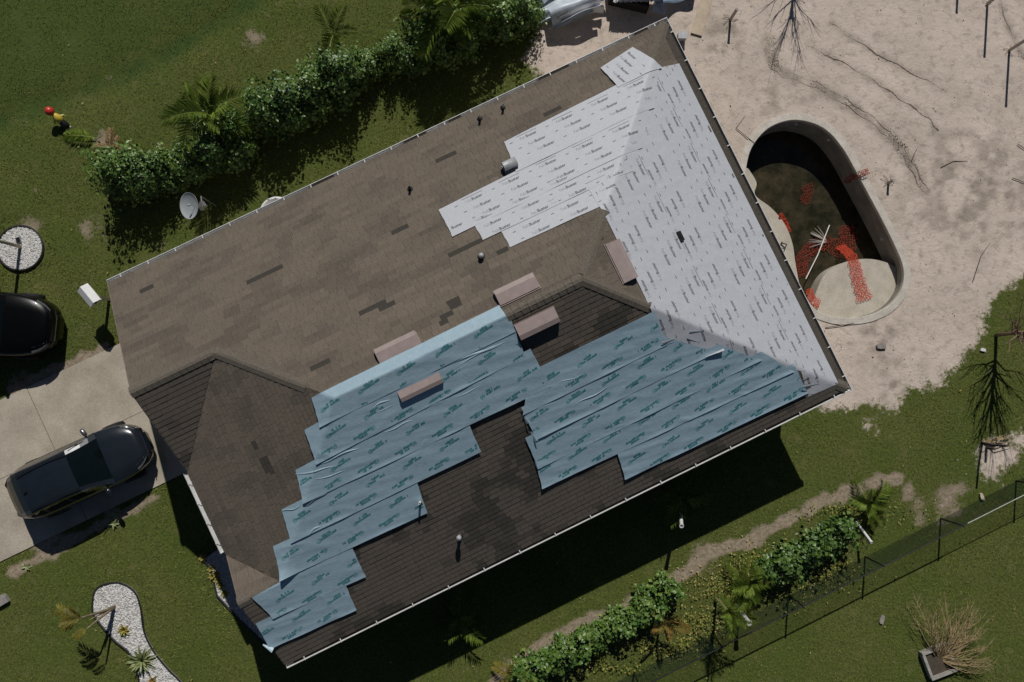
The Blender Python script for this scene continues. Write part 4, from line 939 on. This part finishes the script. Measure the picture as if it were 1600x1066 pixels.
def make_palm(name, label, loc, trunk_h, fr, n_f, mats='frond_green', tilt=(.2, .9), trunk_r=.07, lean=(0,0), seed=1, cat='palm', group=None, sc=1.0, trunk_m='bark_tan'):
    t = thing(name, label, cat, loc, group); r_ = random.Random(seed)
    if trunk_h > .05:
        mb = MB(); mb.tube([Vector(loc)+Vector((lean[0]*q*q, lean[1]*q*q, trunk_h*q-.05)) for q in (0,.25,.5,.75,1)], [trunk_r*1.25, trunk_r, trunk_r*.95, trunk_r*.9, trunk_r*.8], 9); mb.build('trunk', trunk_m, t, True)
    for i in range(n_f):
        o = link('frond', fr[i % len(fr)], t); o.location = (lean[0], lean[1], trunk_h-.05)
        a = 2.4*i+r_.uniform(-.3, .3); el = tilt[0]+(tilt[1]-tilt[0])*(i/max(1, n_f-1))+r_.uniform(-.2,.2); o.rotation_euler = (r_.uniform(-.5,.5), -el, a); s_ = sc*r_.uniform(.6, 1.15); o.scale = (s_, s_, s_)
    return t
FG = [frond_mesh(1.3, 36, .42, .7, .30, s_, .0105, .55) for s_ in (1,2,3)]; FY = [frond_mesh(1.0, 28, .32, .5, .3, s_, m='frond_yellow') for s_ in (4,5)]; FO = [frond_mesh(.9, 24, .26, .4, .3, s_, m='frond_orange') for s_ in (6,7)]; FD = [frond_mesh(.8, 22, .2, .7, .15, s_, m='frond_dry') for s_ in (8,9)]
make_palm('hedge_palm', 'feathery palm rising from the hedge near the satellite dish', P(352,203), 1.5, FG, 13, seed=3, tilt=(-.1,1.0))
make_palm('hedge_palm', 'big bright green palm spreading over the hedge top near the sheet metal pile', P(712,55), 1.75, FG, 18, seed=5, tilt=(-.25,1.0), sc=1.15)
make_palm('hedge_palm', 'small palm seedling with a few fronds on the lawn side of the hedge', P(528,68), .7, FG, 4, seed=6, tilt=(.1,.8), sc=.75, trunk_r=.03)
make_palm('hedge_palm', 'young yellowing palm in front of the big hedge palm', P(660,50), .8, FY, 5, seed=8, tilt=(.1,.7), sc=.6, trunk_r=.03)
make_palm('dry_palm', 'small palm with straw coloured dead fronds at the hedge end', P(178,232), .25, FD, 7, seed=9, tilt=(-.1,.4), sc=.75, trunk_r=.05)
fg = frond_mesh(1.15, 30, .26, .5, .28, 17)
o = thing('fallen_frond', 'single green palm frond lying on grass by the garden ornament', 'frond', P(150,218,.03)); f_ = link('frond', fg, o); f_.rotation_euler = (0, 0, math.radians(172)); f_.location = (0,0,.05)
make_palm('border_palm', 'leafy green palm clump beside the wire fence', P(1163,905), .5, FG, 13, seed=11, tilt=(-.1,1.1), sc=.78, trunk_r=.05)
make_palm('border_palm', 'spiky green palm clump at the end of the dirt path', P(1352,785), .35, FG, 14, seed=12, tilt=(-.1,1.1), sc=.62, trunk_r=.05)
make_palm('border_palm', 'small palm with orange and yellow new fronds beside the low shrubs', P(1030,962), .75, FO, 6, seed=13, tilt=(.4,1.2), sc=.85, trunk_r=.05)
make_palm('border_palm', 'thin dark palm casting a long shadow across the wire fence', P(1118,935), 1.5, FG, 8, seed=14, tilt=(.5,1.2), sc=.55, trunk_r=.05)
make_palm('border_palm', 'yellow green palm tuft where the dirt path leaves the low shrubs', P(805,1050), .35, FY, 9, seed=15, tilt=(.0,1.0), sc=.75, trunk_r=.04)
make_palm('shaded_palm', 'dim palm standing in the shadow of the house eave', P(1055,775), .6, FG, 9, seed=16, tilt=(0,1.0), sc=.7)
make_palm('shaded_palm', 'dim palm in deep house shadow below the long gutter', P(722,960), .5, FG, 9, seed=18, tilt=(0,1.0), sc=.7)

# front gravel beds
def bed(name, label, loop, z=.03, n_=1700, seed=1, msh='gravel_white'):
    c = Vector((sum(p.x for p in loop)/len(loop), sum(p.y for p in loop)/len(loop), 0)); t = thing(name, label, 'gravel bed', c)
    mb = MB(); mb.prism([(p.x, p.y) for p in loop], -.03, z); mb.build('bed_base', 'gravel_bed', t)
    lp = [Vector((p.x, p.y, z+.03)) for p in loop]; mb = MB(); mb.tube(lp+[lp[0], lp[1]], .028, 6, False); mb.build('edging', 'edging_black', t)
    r_ = np.random.default_rng(seed); X = np.array([p.x for p in loop]); Y = np.array([p.y for p in loop]); q = []
    while len(q) < n_:
        x = r_.uniform(X.min(), X.max(), 4000); y = r_.uniform(Y.min(), Y.max(), 4000); k = sdpoly(x, y, loop) < -.03; q += list(zip(x[k], y[k]))
    q = np.array(q[:n_]); rr = r_.uniform(.018, .042, n_); base = np.array([(1,0,-.3),(0,1,-.3),(-1,0,-.3),(0,-1,-.3),(.2,.1,.75)]); Vv = []
    for i in range(n_):
        a = r_.uniform(0, 6.28); ca, sa = math.cos(a), math.sin(a); b_ = base*(rr[i]*r_.uniform(.7, 1.25, 3)); Vv.append(np.stack([q[i,0]-c.x+b_[:,0]*ca-b_[:,1]*sa, q[i,1]-c.y+b_[:,0]*sa+b_[:,1]*ca, z+.012+b_[:,2]+.008*r_.random()], -1))
    Vv = np.concatenate(Vv); o5 = np.arange(n_)*5; Fv = np.concatenate([np.stack([o5+a, o5+b_, o5+4], -1) for a, b_ in ((0,1),(1,2),(2,3),(3,0))])
    g = link('gravel', np_mesh('gravel', Vv, Fv, 'gravel_white', np.repeat(r_.random(n_)**2.0, 5)), t); g['kind'] = 'stuff'; return t
bed('gravel_bed', 'teardrop bed of white gravel with black edging on the front lawn', tear, seed=3, n_=3600)
bed('gravel_bed', 'round white gravel bed with dark rim beside the black car', [circ_c+Vector((math.cos(a)*CR, math.sin(a)*CR, 0)) for a in np.linspace(0, 2*PI, 40, endpoint=False)], seed=4, n_=1700)
bed('gravel_bed', 'narrow white gravel strip along the shaded house front', front_bed, seed=5, n_=2400)
# post in the round bed
c = P(33, 386); po = thing('timber_post', 'tan timber post standing in the round gravel bed', 'post', c); MB().tube([c+Vector((0,0,-.05)), c+Vector((0,0,1)), c+Vector((0,0,1.9))], [.055,.052,.05], 10).build('shaft', 'wood_post', po, True); MB().lathe([(.06,1.9),(.055,1.94),(0,1.98)], c, n=10).build('cap', 'wood_post', po)
c = P(31, 376); gl = thing('garden_light', 'small dark square lamp lying in the round gravel bed', 'garden light', c); ax = (Vector((.95,.3,0)), Vector((-.3,.95,0)), Vector((0,0,1))); MB().box(c+Vector((0,0,.06)), (.15,.2,.06), ax).build('housing', 'stone_grey', gl); MB().box(c+Vector((0,0,.095)), (.12,.16,.015), ax).build('lens', 'glass_dark', gl)
# twin trunk young palm in the teardrop bed
base = P(180, 948); tp = thing('twin_palm', 'young palm with two tan trunks leaning over the teardrop bed', 'palm', base)
for d, h, r in ((Vector((-.55,.18,0)), 1.55, .045), (Vector((-.20,-.40,0)), 1.5, .04), (Vector((-.35,-.1,0)), 1.2, .025)):
    MB().tube([base+d*(q**1.4)*.55+Vector((0,0,h*q-.04)) for q in (0,.3,.6,.85,1)], [r*1.3,r,r*.9,r*.7,r*.5], 8).build('trunk', 'bark_tan', tp, True)
for k, (d, h, fm, rot, el, s_) in enumerate(((Vector((-.55,.18,0)),1.5,FY[0],2.7,.1,.72),(Vector((-.55,.18,0)),1.5,FY[1],3.6,.05,.62),(Vector((-.55,.18,0)),1.5,FY[0],2.2,.5,.5),(Vector((-.2,-.4,0)),1.45,FY[1],3.7,.1,.45),(Vector((-.55,.18,0)),1.5,FY[1],3.1,.9,.5))):
    o = link('frond', fm, tp); o.location = d*.55+Vector((0,0,h)); o.rotation_euler = (0, -el, rot); o.scale = (s_,)*3
def rosette(name, label, loc, n_, L_, w, m, seed, up=(.1,1.2), cat='plant', group=None):
    t = thing(name, label, cat, loc, group); r_ = random.Random(seed)
    for i in range(n_):
        a = 2.4*i; el = up[0]+(up[1]-up[0])*i/n_; mb = MB(); l = L_*r_.uniform(.8,1.1)*(1-.25*i/n_); d = Vector((math.cos(a)*math.cos(el), math.sin(a)*math.cos(el), math.sin(el))); sdv = Vector((-math.sin(a), math.cos(a), 0)); nr = d.cross(sdv); nr = nr if nr.z > 0 else -nr
        vs = []; sh = r_.random()
        for k in range(5):
            q = k/4; ww = w*(.55+.9*math.sin(PI*(q*.75+.1)))*(1-q**3); p = Vector(loc)+Vector((0,0,.04))+d*l*q+Vector((0,0,-.18*l*q*q)); vs += [p-sdv*ww+nr*ww*.5, p, p+sdv*ww+nr*ww*.5]
        mb.add(vs, [(k*3+j, k*3+j+1, k*3+4+j, k*3+3+j) for k in range(4) for j in (0,1)], sh); mb.build('leaf', m, t)
    return t
rosette('agave', 'large green agave at the gravel bed rim', P(224,1030), 34, .58, .035, 'agave_leaf', 2)
rosette('bromeliad', 'orange yellow bromeliad in the teardrop gravel bed', P(195,984), 16, .28, .03, 'frond_yellow', 3)
rosette('bromeliad', 'small orange bromeliad at the lower end of the gravel bed', P(240,1062), 12, .2, .028, 'frond_orange', 4)
for i, q in enumerate([(331,888),(333,900),(341,906),(345,914),(338,896),(352,926),(318,871)]): rosette('border_plant', 'lime yellow plant in the gravel strip by the house front', P(*q), 12, .17, .03, 'frond_yellow', 20+i, group='lime plants by the house front')
for i, q in enumerate([(180,805),(42,885),(178,818)]): rosette('weed', 'tiny green weed in the bare soil beside the driveway', P(*q), 7, .22, .022, 'agave_leaf', 40+i, (.0,.7), 'weed', 'weeds beside the driveway')

# bare trees
def bare_tree(name, label, loc, h, spread, seed, m, n_b=9, r0=.05, lean=(0,0)):
    t = thing(name, label, 'tree', loc); r_ = random.Random(seed); loc = Vector(loc); top = loc+Vector((lean[0], lean[1], h*.62))
    MB().tube([loc+Vector((0,0,-.05)), loc.lerp(top, .5)+Vector((.03,.02,0)), top], [r0, r0*.8, r0*.6], 8).build('trunk', m, t, True)
    for i in range(n_b):
        a = 2.4*i+r_.random(); q = .35+.65*i/n_b; p = loc.lerp(top, q); mb = MB()
        e = p+Vector((math.cos(a)*spread*(1.1-.5*q), math.sin(a)*spread*(1.1-.5*q), h*.42*q+.1)); mid = p.lerp(e, .5)+Vector((r_.uniform(-.1,.1), r_.uniform(-.1,.1), .12)); mb.tube([p, mid, e], [r0*.5, r0*.3, r0*.08], 5)
        for k in range(7):
            s0 = p.lerp(mid, r_.random()) if k < 3 else mid.lerp(e, r_.random()); e2 = s0+(e-p)*.4+Vector((r_.uniform(-.3,.3)*spread, r_.uniform(-.3,.3)*spread, r_.uniform(.0,.35))); mb.tube([s0, s0.lerp(e2, .5)+Vector((0,0,.04)), e2], [r0*.2, r0*.13, r0*.05], 4)
        mb.build('branch', m, t)
    return t
bare_tree('bare_tree', 'leafless pinkish brown sapling at the sand edge casting a branching shadow', P(1556,524), 3.4, .95, 4, 'bark_pink', 24, .06)
bare_tree('bare_tree', 'leafless dark tree whose twig shadows fall on the sand', P(1243,-62), 3.0, .9, 5, 'bark_dark', 12, .045)
# staked stump with dead fronds
c = P(1535, 692); sp = thing('staked_sapling', 'dead brown sapling tied between short dark stakes in pale soil', 'sapling', c)
MB().tube([c, c+Vector((-.08,-.02,.7)), c+Vector((-.10,.02,1.38))], .035, 7).build('stake', 'bark_dark', sp); c2_ = P(1541, 700); MB().tube([c2_, c2_+Vector((0,0,.42))], .04, 7).build('stake', 'bark_dark', sp)
for k in range(9):
    a = random.uniform(-.5, .7); MB().tube([c, c+Vector((math.cos(a)*.4, math.sin(a)*.3, .22)), c+Vector((math.cos(a)*.9, math.sin(a)*.45, .05))], [.02,.016,.006], 5).build('dead_stem', 'straw', sp)
# planter and dead bush
pc_ = P(1463, 1031); pb = thing('planter_frame', 'weathered square timber planter frame on the far lawn', 'planter', pc_); an = math.radians(20); px_ = Vector((math.cos(an), math.sin(an), 0)); py_ = Vector((-math.sin(an), math.cos(an), 0))
for d, o in ((px_, py_), (px_, -py_), (py_, px_), (py_, -px_)):
    ll = .86 if d is px_ else .70; MB().box(pc_+o*.40+Vector((0,0,.11)), (ll, .085, .22), (d, o, Vector((0,0,1)))).build('board', 'wood_grey', pb)
MB().prism([(pc_+px_*a*.36+py_*b*.36).to_2d() for a, b in ((-1,-1),(1,-1),(1,1),(-1,1))], 0, .12).build('soil', 'soil', pb)
db = thing('dead_bush', 'dead straw coloured bush sprawling out of the timber planter', 'bush', pc_)
r_ = random.Random(8)
for i in range(60):
    a = math.radians(r_.uniform(38, 122) if i < 40 else r_.uniform(-12, 45)); l = r_.uniform(.9, 1.95)*(1.0 if a > .7 else .75); d = Vector((math.cos(a), math.sin(a), 0)); mb = MB(); s0 = pc_+d*.15+Vector((0,0,.12)); e = s0+d*l+Vector((0,0,r_.uniform(.1,.55))); mid = s0.lerp(e, .5)+Vector((r_.uniform(-.2,.2),r_.uniform(-.2,.2),.14)); mb.tube([s0, s0.lerp(mid,.5)+Vector((r_.uniform(-.06,.06),r_.uniform(-.06,.06),.03)), mid, mid.lerp(e,.5)+Vector((r_.uniform(-.1,.1),r_.uniform(-.1,.1),.03)), e], [.012,.011,.008,.006,.002], 4)
    for k in range(12):
        q = s0.lerp(mid, r_.random()) if k < 3 else mid.lerp(e, r_.random()); b2 = a+r_.uniform(-.9,.9); e2 = q+Vector((math.cos(b2), math.sin(b2), r_.uniform(-.2,.5)))*r_.uniform(.12,.34); mb.tube([q, e2], [.006,.002], 3)
    mb.build('branch', 'straw', db)

# ================================================================== WIRE FENCE
fa, fb = P(985,1054), P(1232,930); fd = (fb-fa).normalized(); sp_ = (P(1352,871)-fb).length; FH = 1.2
fe = thing('wire_fence', 'black chain link fence running along the side lawn', 'fence', fb)
posts = [fb+fd*sp_*k for k in range(-4, 5)]
for p in posts:
    po = MB().tube([p+Vector((0,0,-.1)), p+Vector((0,0,FH+.03))], .027, 8).build('post', 'fence_black', fe, True); MB().lathe([(.034,FH+.02),(.03,FH+.06),(0,FH+.075)], p, n=8).build('cap', 'fence_black', po)
MB().tube([posts[0]+Vector((0,0,FH)), posts[6]+fd*.15+Vector((0,0,FH))], .020, 6).build('rail', 'fence_black', fe); MB().tube([posts[6]+fd*.15+Vector((0,0,FH)), posts[-1]+Vector((0,0,FH))], .012, 6).build('rail', 'rail_highlight', fe)  # pale length of rail paints in the sunlit highlight
mb = MB(); tot = (posts[-1]-posts[0]).length; nrm = Vector((-fd.y, fd.x, 0)); k = -FH
while k < tot:
    for sg in (1, -1):
        a = posts[0]+fd*(k if sg > 0 else k+FH)+Vector((0,0,.02)); b = posts[0]+fd*(k+FH if sg > 0 else k)+Vector((0,0,FH-.02)); off = nrm*.03*0; w = .0028
        if 0 < k < tot-FH:
            for o1, o2 in ((nrm*w, Vector((0,0,w))), ): mb.add([a-nrm*w, a+nrm*w, b+nrm*w, b-nrm*w], [(0,1,2,3)]); mb.add([a-fd*w, a+fd*w, b+fd*w, b-fd*w], [(0,1,2,3)])
    k += .06
wm = mb.build('wire_mesh', 'fence_wire', fe); wm['kind'] = 'stuff'

# ================================================================== YARD OBJECTS
def white_post(px_top, px_base, h, label, r=.055):
    b = P(*px_base); tpt = P(*px_top, h); t = thing('white_tube', label, 'post', b)
    MB().tube([b+Vector((0,0,-.05)), b.lerp(tpt, .5), tpt], r, 12, False).build('tube', 'white_plastic', t, True); d = (tpt-b).normalized()
    MB().lathe([(r*1.18,-.05),(r*1.18,.01),(r*.8,.01),(r*.78,-.12),(0,-.12)], tpt, d, 12).build('collar', 'white_plastic', t)
white_post((1065,822), (1062,783), 1.55, 'white plastic tube standing beyond the gutter with its foot in shadow')
white_post((1362,848), (1337,814), .75, 'slim white tube leaning out of the dark shrubs', .04)
white_post((1171,974), (1151,948), 1.05, 'short white tube standing near the thin dark palm', .07)
# satellite dish
b = P(338, 322); sdsh = thing('satellite_dish', 'grey satellite dish on a slim pole behind the house', 'satellite dish', b)
topz = 1.5; tp_ = P(316, 321, topz); MB().tube([b, Vector((b.x, b.y, .9)), Vector((b.x, b.y, 1.3)), tp_], .022, 8).build('pole', 'steel', sdsh)
dc = P(299, 322, topz+.05); dn3 = Vector((-.50,-.16,.85)).normalized(); a_ = dn3.orthogonal().normalized(); MB().lathe([(.0,.0),(.14,.010),(.27,.040),(.375,.080),(.39,.095),(.385,.078),(.27,.022),(.0,-.02)], dc, dn3, 32).build('reflector', 'dish_grey', sdsh, True)
MB().box(tp_+Vector((-.02,0,-.05)), (.20,.20,.12), (a_, dn3.cross(a_), dn3)).build('bracket', 'steel', sdsh)
low_ = dc+dn3*.30+Vector((.16,.02,0)); MB().tube([tp_, low_], .010, 6).build('feed_arm', 'steel', sdsh); MB().box(low_, (.05,.05,.08), (a_, dn3.cross(a_), dn3)).build('feed_horn', 'dish_grey', sdsh)
# white tub under the eave
c = P(438, 338); tb = thing('white_tub', 'round white plastic tub standing just under the back gutter', 'tub', c); MB().lathe([(.42,0),(.47,.42),(.50,.45),(.50,.48),(.44,.48),(.40,.10),(0,.08)], c, n=28).build('shell', 'white_plastic', tb, True); MB().lathe([(.49,.40),(.525,.41),(.525,.44),(.49,.45)], c, n=28).build('rim', 'white_plastic', tb, True)
# gabled box on a post
b = P(171, 468); gb = thing('post_box', 'white gabled box on a timber post beside the driveway', 'mailbox', b); MB().box(b+Vector((0,0,.55)), (.09,.09,1.2)).build('post', 'wood_post', gb)
c = b+Vector((0,0,1.2)); ag = math.radians(-50); e1 = Vector((math.cos(ag), math.sin(ag), 0)); e2 = Vector((-e1.y, e1.x, 0)); L2, W2 = .27, .14
vs = [c+e1*s_*L2+e2*y+Vector((0,0,z)) for s_ in (-1,1) for y, z in ((-W2,-.16),(W2,-.16),(W2,.05),(0,.16),(-W2,.05))]; MB().add(vs, [(4,3,2,1,0),(5,6,7,8,9)]+[(i, (i+1) % 5, 5+(i+1) % 5, 5+i) for i in range(5)]).build('body', 'white_plastic', gb)
for sg in (-1, 1): MB().add([c+e1*s_*(L2+.04)+e2*y+Vector((0,0,z)) for s_ in (-1,1) for y, z in ((0,.185),(sg*(W2+.05),.045),(sg*(W2+.05),.025),(0,.163))], [(0,1,2,3),(7,6,5,4)]+[(i, (i+1) % 4, 4+(i+1) % 4, 4+i) for i in range(4)]).build('roof_leaf', 'white_plastic', gb)
MB().lathe([(0,.0),(.035,.0),(.035,.02)], c+e1*(L2+.005), e1, 12).build('opening', 'black_plastic', gb)
# garden ornament: red ball top, yellow middle, black lower part
b = P(107, 200); orn = thing('garden_ornament', 'small garden ornament with red round top, yellow middle and black base', 'ornament', b); dO = Vector((-.42,.50,.58)).normalized(); sO = dO.orthogonal().normalized()
MB().lathe([(.05,0),(.10,.03),(.115,.12),(.10,.22),(.09,.26)], b+Vector((0,0,.03)), dO, 14).build('base', 'black_plastic', orn, True)
MB().lathe([(.08,.25),(.125,.32),(.12,.42),(.075,.52),(.05,.55)], b+Vector((0,0,.03)), dO, 14).build('middle', 'yellow_plastic', orn, True)
MB().lathe([(0.0,.52),(.09,.54),(.135,.62),(.13,.70),(.08,.77),(0,.80)], b+Vector((-.03,0,.03)), dO, 14).build('top', 'red_plastic', orn, True)
for sg in (-1, 1):
    MB().tube([b+dO*.40+sO*sg*.10, b+dO*.36+sO*sg*.18, b+dO*.30+sO*sg*.2], [.03,.025,.015], 6).build('arm', 'yellow_plastic', orn); MB().lathe([(0,-.03),(.035,0),(0,.05)], b+sO*sg*.06+Vector((.02,-.02,.03)), Vector((0,0,1)), 8).build('foot', 'white_plastic', orn)
# sheet metal piles at the top
mp = thing('sheet_metal_pile', 'crumpled heap of grey metal sheets at the end of the hedge', 'scrap pile', P(890, 14))
r_ = random.Random(21)
for i, (p0, p1, w, z) in enumerate([((838,18),(905,-30),.5,.1),((850,24),(930,-8),.42,.2),((862,36),(925,8),.40,.3),((880,8),(950,-22),.4,.38),((866,14),(915,-16),.35,.5),((905,14),(944,12),.22,.22),((842,-6),(880,-46),.5,.34),((900,2),(945,-4),.2,.46),((840,30),(890,6),.30,.16),((866,40),(912,14),.26,.2),((858,18),(935,-14),.5,.62),((876,30),(940,2),.18,.55)]):
    a, b = P(*p0, z), P(*p1, z+.15); d = b-a; n2 = Vector((-d.y, d.x, 0)).normalized(); ph = r_.random()*6
    MB().grid(lambda s_, t_: a+d*s_+n2*w*(t_-.5)+Vector((0,0,.10*math.sin(t_*5+ph)+.06*math.sin(s_*7+ph*2)-.12*(t_-.5)**2)), 12, 8).build('sheet', 'metal_white' if i in (5, 7, 9, 11) else 'metal_sheet', mp, True)
cp = thing('corrugated_stack', 'stack of white corrugated panels with a blue tarp at the house corner', 'panel stack', P(1000, 0))
a, b = P(962, 2, .75), P(1028, -38, .85); n2 = Vector((0,1,0))
for k in range(3):
    MB().grid(lambda s_, t_: P(958+4*k,4-3*k,.62+.05*k).lerp(P(1030+4*k,2-3*k,.66+.05*k), s_)+Vector((.1,.9,0))*t_+Vector((0,0,.035*math.cos(s_*9*2*PI))), 108, 3).build('panel', 'metal_white', cp, True)
MB().prism([P(*q).to_2d() for q in ((950,8),(1010,22),(1010,-50),(945,-50))], 0, .5).build('shadow_block', 'vent_dark', cp)  # black block added as the painted shadow below the panels
MB().grid(lambda s_, t_: P(1022,12,.45).lerp(P(1085,-2,.1), s_)+Vector((.25,.75,0))*t_+Vector((0,0,.12*math.sin(s_*8+t_*3)*math.cos(t_*6)+.1*math.sin(t_*9+s_*2))), 26, 16).build('tarp', 'tarp_blue', cp, True)
MB().grid(lambda s_, t_: P(1018,20,.3).lerp(P(1040,22,.16), s_)+Vector((.12,.55,0))*t_+Vector((0,0,.05*math.sin(s_*6+t_*4))), 8, 6).build('loose_sheet', 'metal_white', cp, True)
# plank, small box
a, b = P(1088,54,.04), P(1112,-30,.06); d = (b-a); tag(MB().box((a+b)/2, (d.length, .36, .035), (d.normalized(), Vector((-d.y, d.x, 0)).normalized(), Vector((0,0,1)))).build('timber_plank', 'wood_pale'), 'wide pale timber board lying on the sand near the house corner', 'plank')
c = P(1064,60); bx_ = thing('electrical_box', 'small grey box on the sand by the house corner', 'box', c); MB().box(c+Vector((0,0,.12)), (.26,.2,.24)).build('case', 'pipe_grey', bx_); MB().box(c+Vector((0,0,.25)), (.28,.22,.02)).build('lid', 'pipe_grey', bx_)
# stakes on the sand
def stake(px, h, label, g=None):
    c = P(*px); t = thing('survey_stake', label, 'stake', c, g); MB().box(c+Vector((0,0,h/2-.05)), (.07,.07,h+.1)).build('shaft', 'post_sand', t); MB().box(c+Vector((0,0,h+.01)), (.08,.08,.02)).build('cap', 'wood_grey', t)
    mb = MB()
    for k in range(7): a = random.uniform(0,6.28); l_ = random.uniform(.06,.3); mb.tube([c+Vector((0,0,.01)), c+Vector((math.cos(a)*l_*.5, math.sin(a)*l_*.5, .04)), c+Vector((math.cos(a+.3)*l_, math.sin(a+.3)*l_, .015))], .006, 4)
    mb.build('scrub', 'twig', t)
for q, h in (((1577,79),1.75), ((1543,6),1.68), ((1500,-60),1.6)): stake(q, h, 'tall sand coloured timber stake standing on the bare sand', 'tall stakes on the sand')
stake((1141,31), .72, 'short timber stake on the sand between the plank and the twig shadows'); stake((1388,286), .34, 'knee high stake just outside the pool rim')
# twigs and litter on the sand
for i, q in enumerate([((1520,440),(1533,400),(1548,378)),((1470,262),(1490,252),(1512,252)),((1180,225),(1150,200),(1165,180)),((1290,512),(1318,508),(1335,505)),((1590,225),(1600,232),(1612,238)),((1582,278),(1600,285),(1620,290)),((1425,250),(1430,238),(1434,230))]):
    tag(MB().tube([P(*p, .03) for p in q], [.012,.010,.004], 5).build('twig', 'twig'), 'thin bare twig lying on the open sand', 'twig', 'twigs on the sand')
for px, sz, m, lb, nm in (((1535,547),(.16,.10,.04),'paper_white','crumpled white scrap on dark grass by the sapling','paper_scrap'),((1376,541),(.28,.18,.05),'stone_grey','flat grey paver piece half sunk in the sand','paver_piece'),((1377,968),(.14,.26,.03),'stone_grey','dull flat slab piece lying on the far lawn','paver_piece'),((1533,776),(.10,.24,.04),'wood_pale','pale wood offcut lying on the grass by the wire fence','wood_offcut'),((2,938),(.5,.3,.12),'stone_grey','pale concrete block at the front lawn edge','concrete_block')):
    c = P(*px); mb = MB(); r2 = random.Random(px[0]); ag = r2.uniform(-.5,.5); a1 = Vector((math.cos(ag), math.sin(ag), 0)); b1 = Vector((-a1.y, a1.x, 0)); pl = [c+a1*x*sz[0]*.5*r2.uniform(.85,1.1)+b1*y*sz[1]*.5*r2.uniform(.85,1.1) for x, y in ((-1,-.8),(-.2,-1),(1,-.9),(1.05,.3),(.8,1),(-.6,1.0),(-1.05,.2))]
    mb.prism([p.to_2d() for p in pl], .0, sz[2]+.03); tag(mb.build(nm, m), lb, nm.split('_')[0])
mb = MB(); r2 = random.Random(77)
for k in range(700):
    x, y = r2.uniform(1060, 1600), r2.uniform(0, 640); p = P(x, y)
    if sdpoly(np.array([p.x]), np.array([p.y]), sand_poly)[0] > -.3 or sdpoly(np.array([p.x]), np.array([p.y]), POOL)[0] < .35 or sdpoly(np.array([p.x]), np.array([p.y]), house_poly)[0] < .3: continue
    a = r2.uniform(0,6.28); s_ = r2.uniform(.008,.026)*(1 if r2.random() > .06 else 1.8); mb.add([p+Vector((math.cos(a+q)*s_*r2.uniform(.5,1.2), math.sin(a+q)*s_*r2.uniform(.5,1.2), 0)) for q in (0,1.57,3.14,4.7)]+[p+Vector((0,0,s_*.8))], [(0,1,4),(1,2,4),(2,3,4),(3,0,4)], 0)
o = mb.build('debris_crumbs', 'twig'); tag(o, 'dark crumbs of debris strewn over the sand', 'debris', kind='stuff')
mb = MB()
for li, l in enumerate(stl):
    for p in spline([P(*q) for q in l], 70, False):
        for k in range(4 if li == 0 else 2):
            if vnoise(p.x, p.y, 1.6, 5) < .35: continue
            q0 = p+Vector((r2.gauss(0, .06)+(.15 if (k % 2 and li == 0) else 0), r2.gauss(0, .06)+(.05 if (k % 2 and li == 0) else 0), 0)); a = r2.uniform(0,6.28); s_ = r2.uniform(.004,.010)*(2.2 if r2.random() < .08 else 1)
            mb.add([q0+Vector((math.cos(a+t)*s_*r2.uniform(.5,2.2), math.sin(a+t)*s_*r2.uniform(.5,1.2), 0)) for t in (0,1.57,3.14,4.7)]+[q0+Vector((0,0,s_*.7))], [(0,1,4),(1,2,4),(2,3,4),(3,0,4)], 0)
tag(mb.build('debris_trail', 'mulch'), 'dark mulch crumbs lying in the curved tyre ruts on the sand', 'debris', kind='stuff')
for li, l in enumerate(stl):
    for oi, off in enumerate((-.07, .10) if li == 0 else (0.0,)):
        pts = spline([P(*q) for q in l], 26, False); mb = MB(); vs = []; fs = []
        for i, p in enumerate(pts):
            t = (pts[min(i+1, len(pts)-1)]-pts[max(0, i-1)]); t.z = 0; t.normalize(); nn = Vector((-t.y, t.x, 0)); c = p+nn*(off+.03*math.sin(i*.31+oi)+r2.uniform(-.012,.012)); g = float(vnoise(c.x, c.y, 1.9, 31+li)); w = max(0, .028*(g*3.0-.9))*r2.uniform(.6, 1.25); z = float(groundz(np.array(c.x), np.array(c.y)))
            vs += [c-nn*w+Vector((0,0,z-.012)), c+Vector((0,0,z+.004+w*.35)), c+nn*w+Vector((0,0,z-.012))]
        for i in range(len(pts)-1): fs += [(i*3, i*3+1, i*3+4, i*3+3), (i*3+1, i*3+2, i*3+5, i*3+4)]
        mb.add(vs, fs); tag(mb.build('tyre_rut', 'rut_soil'), kind='structure')
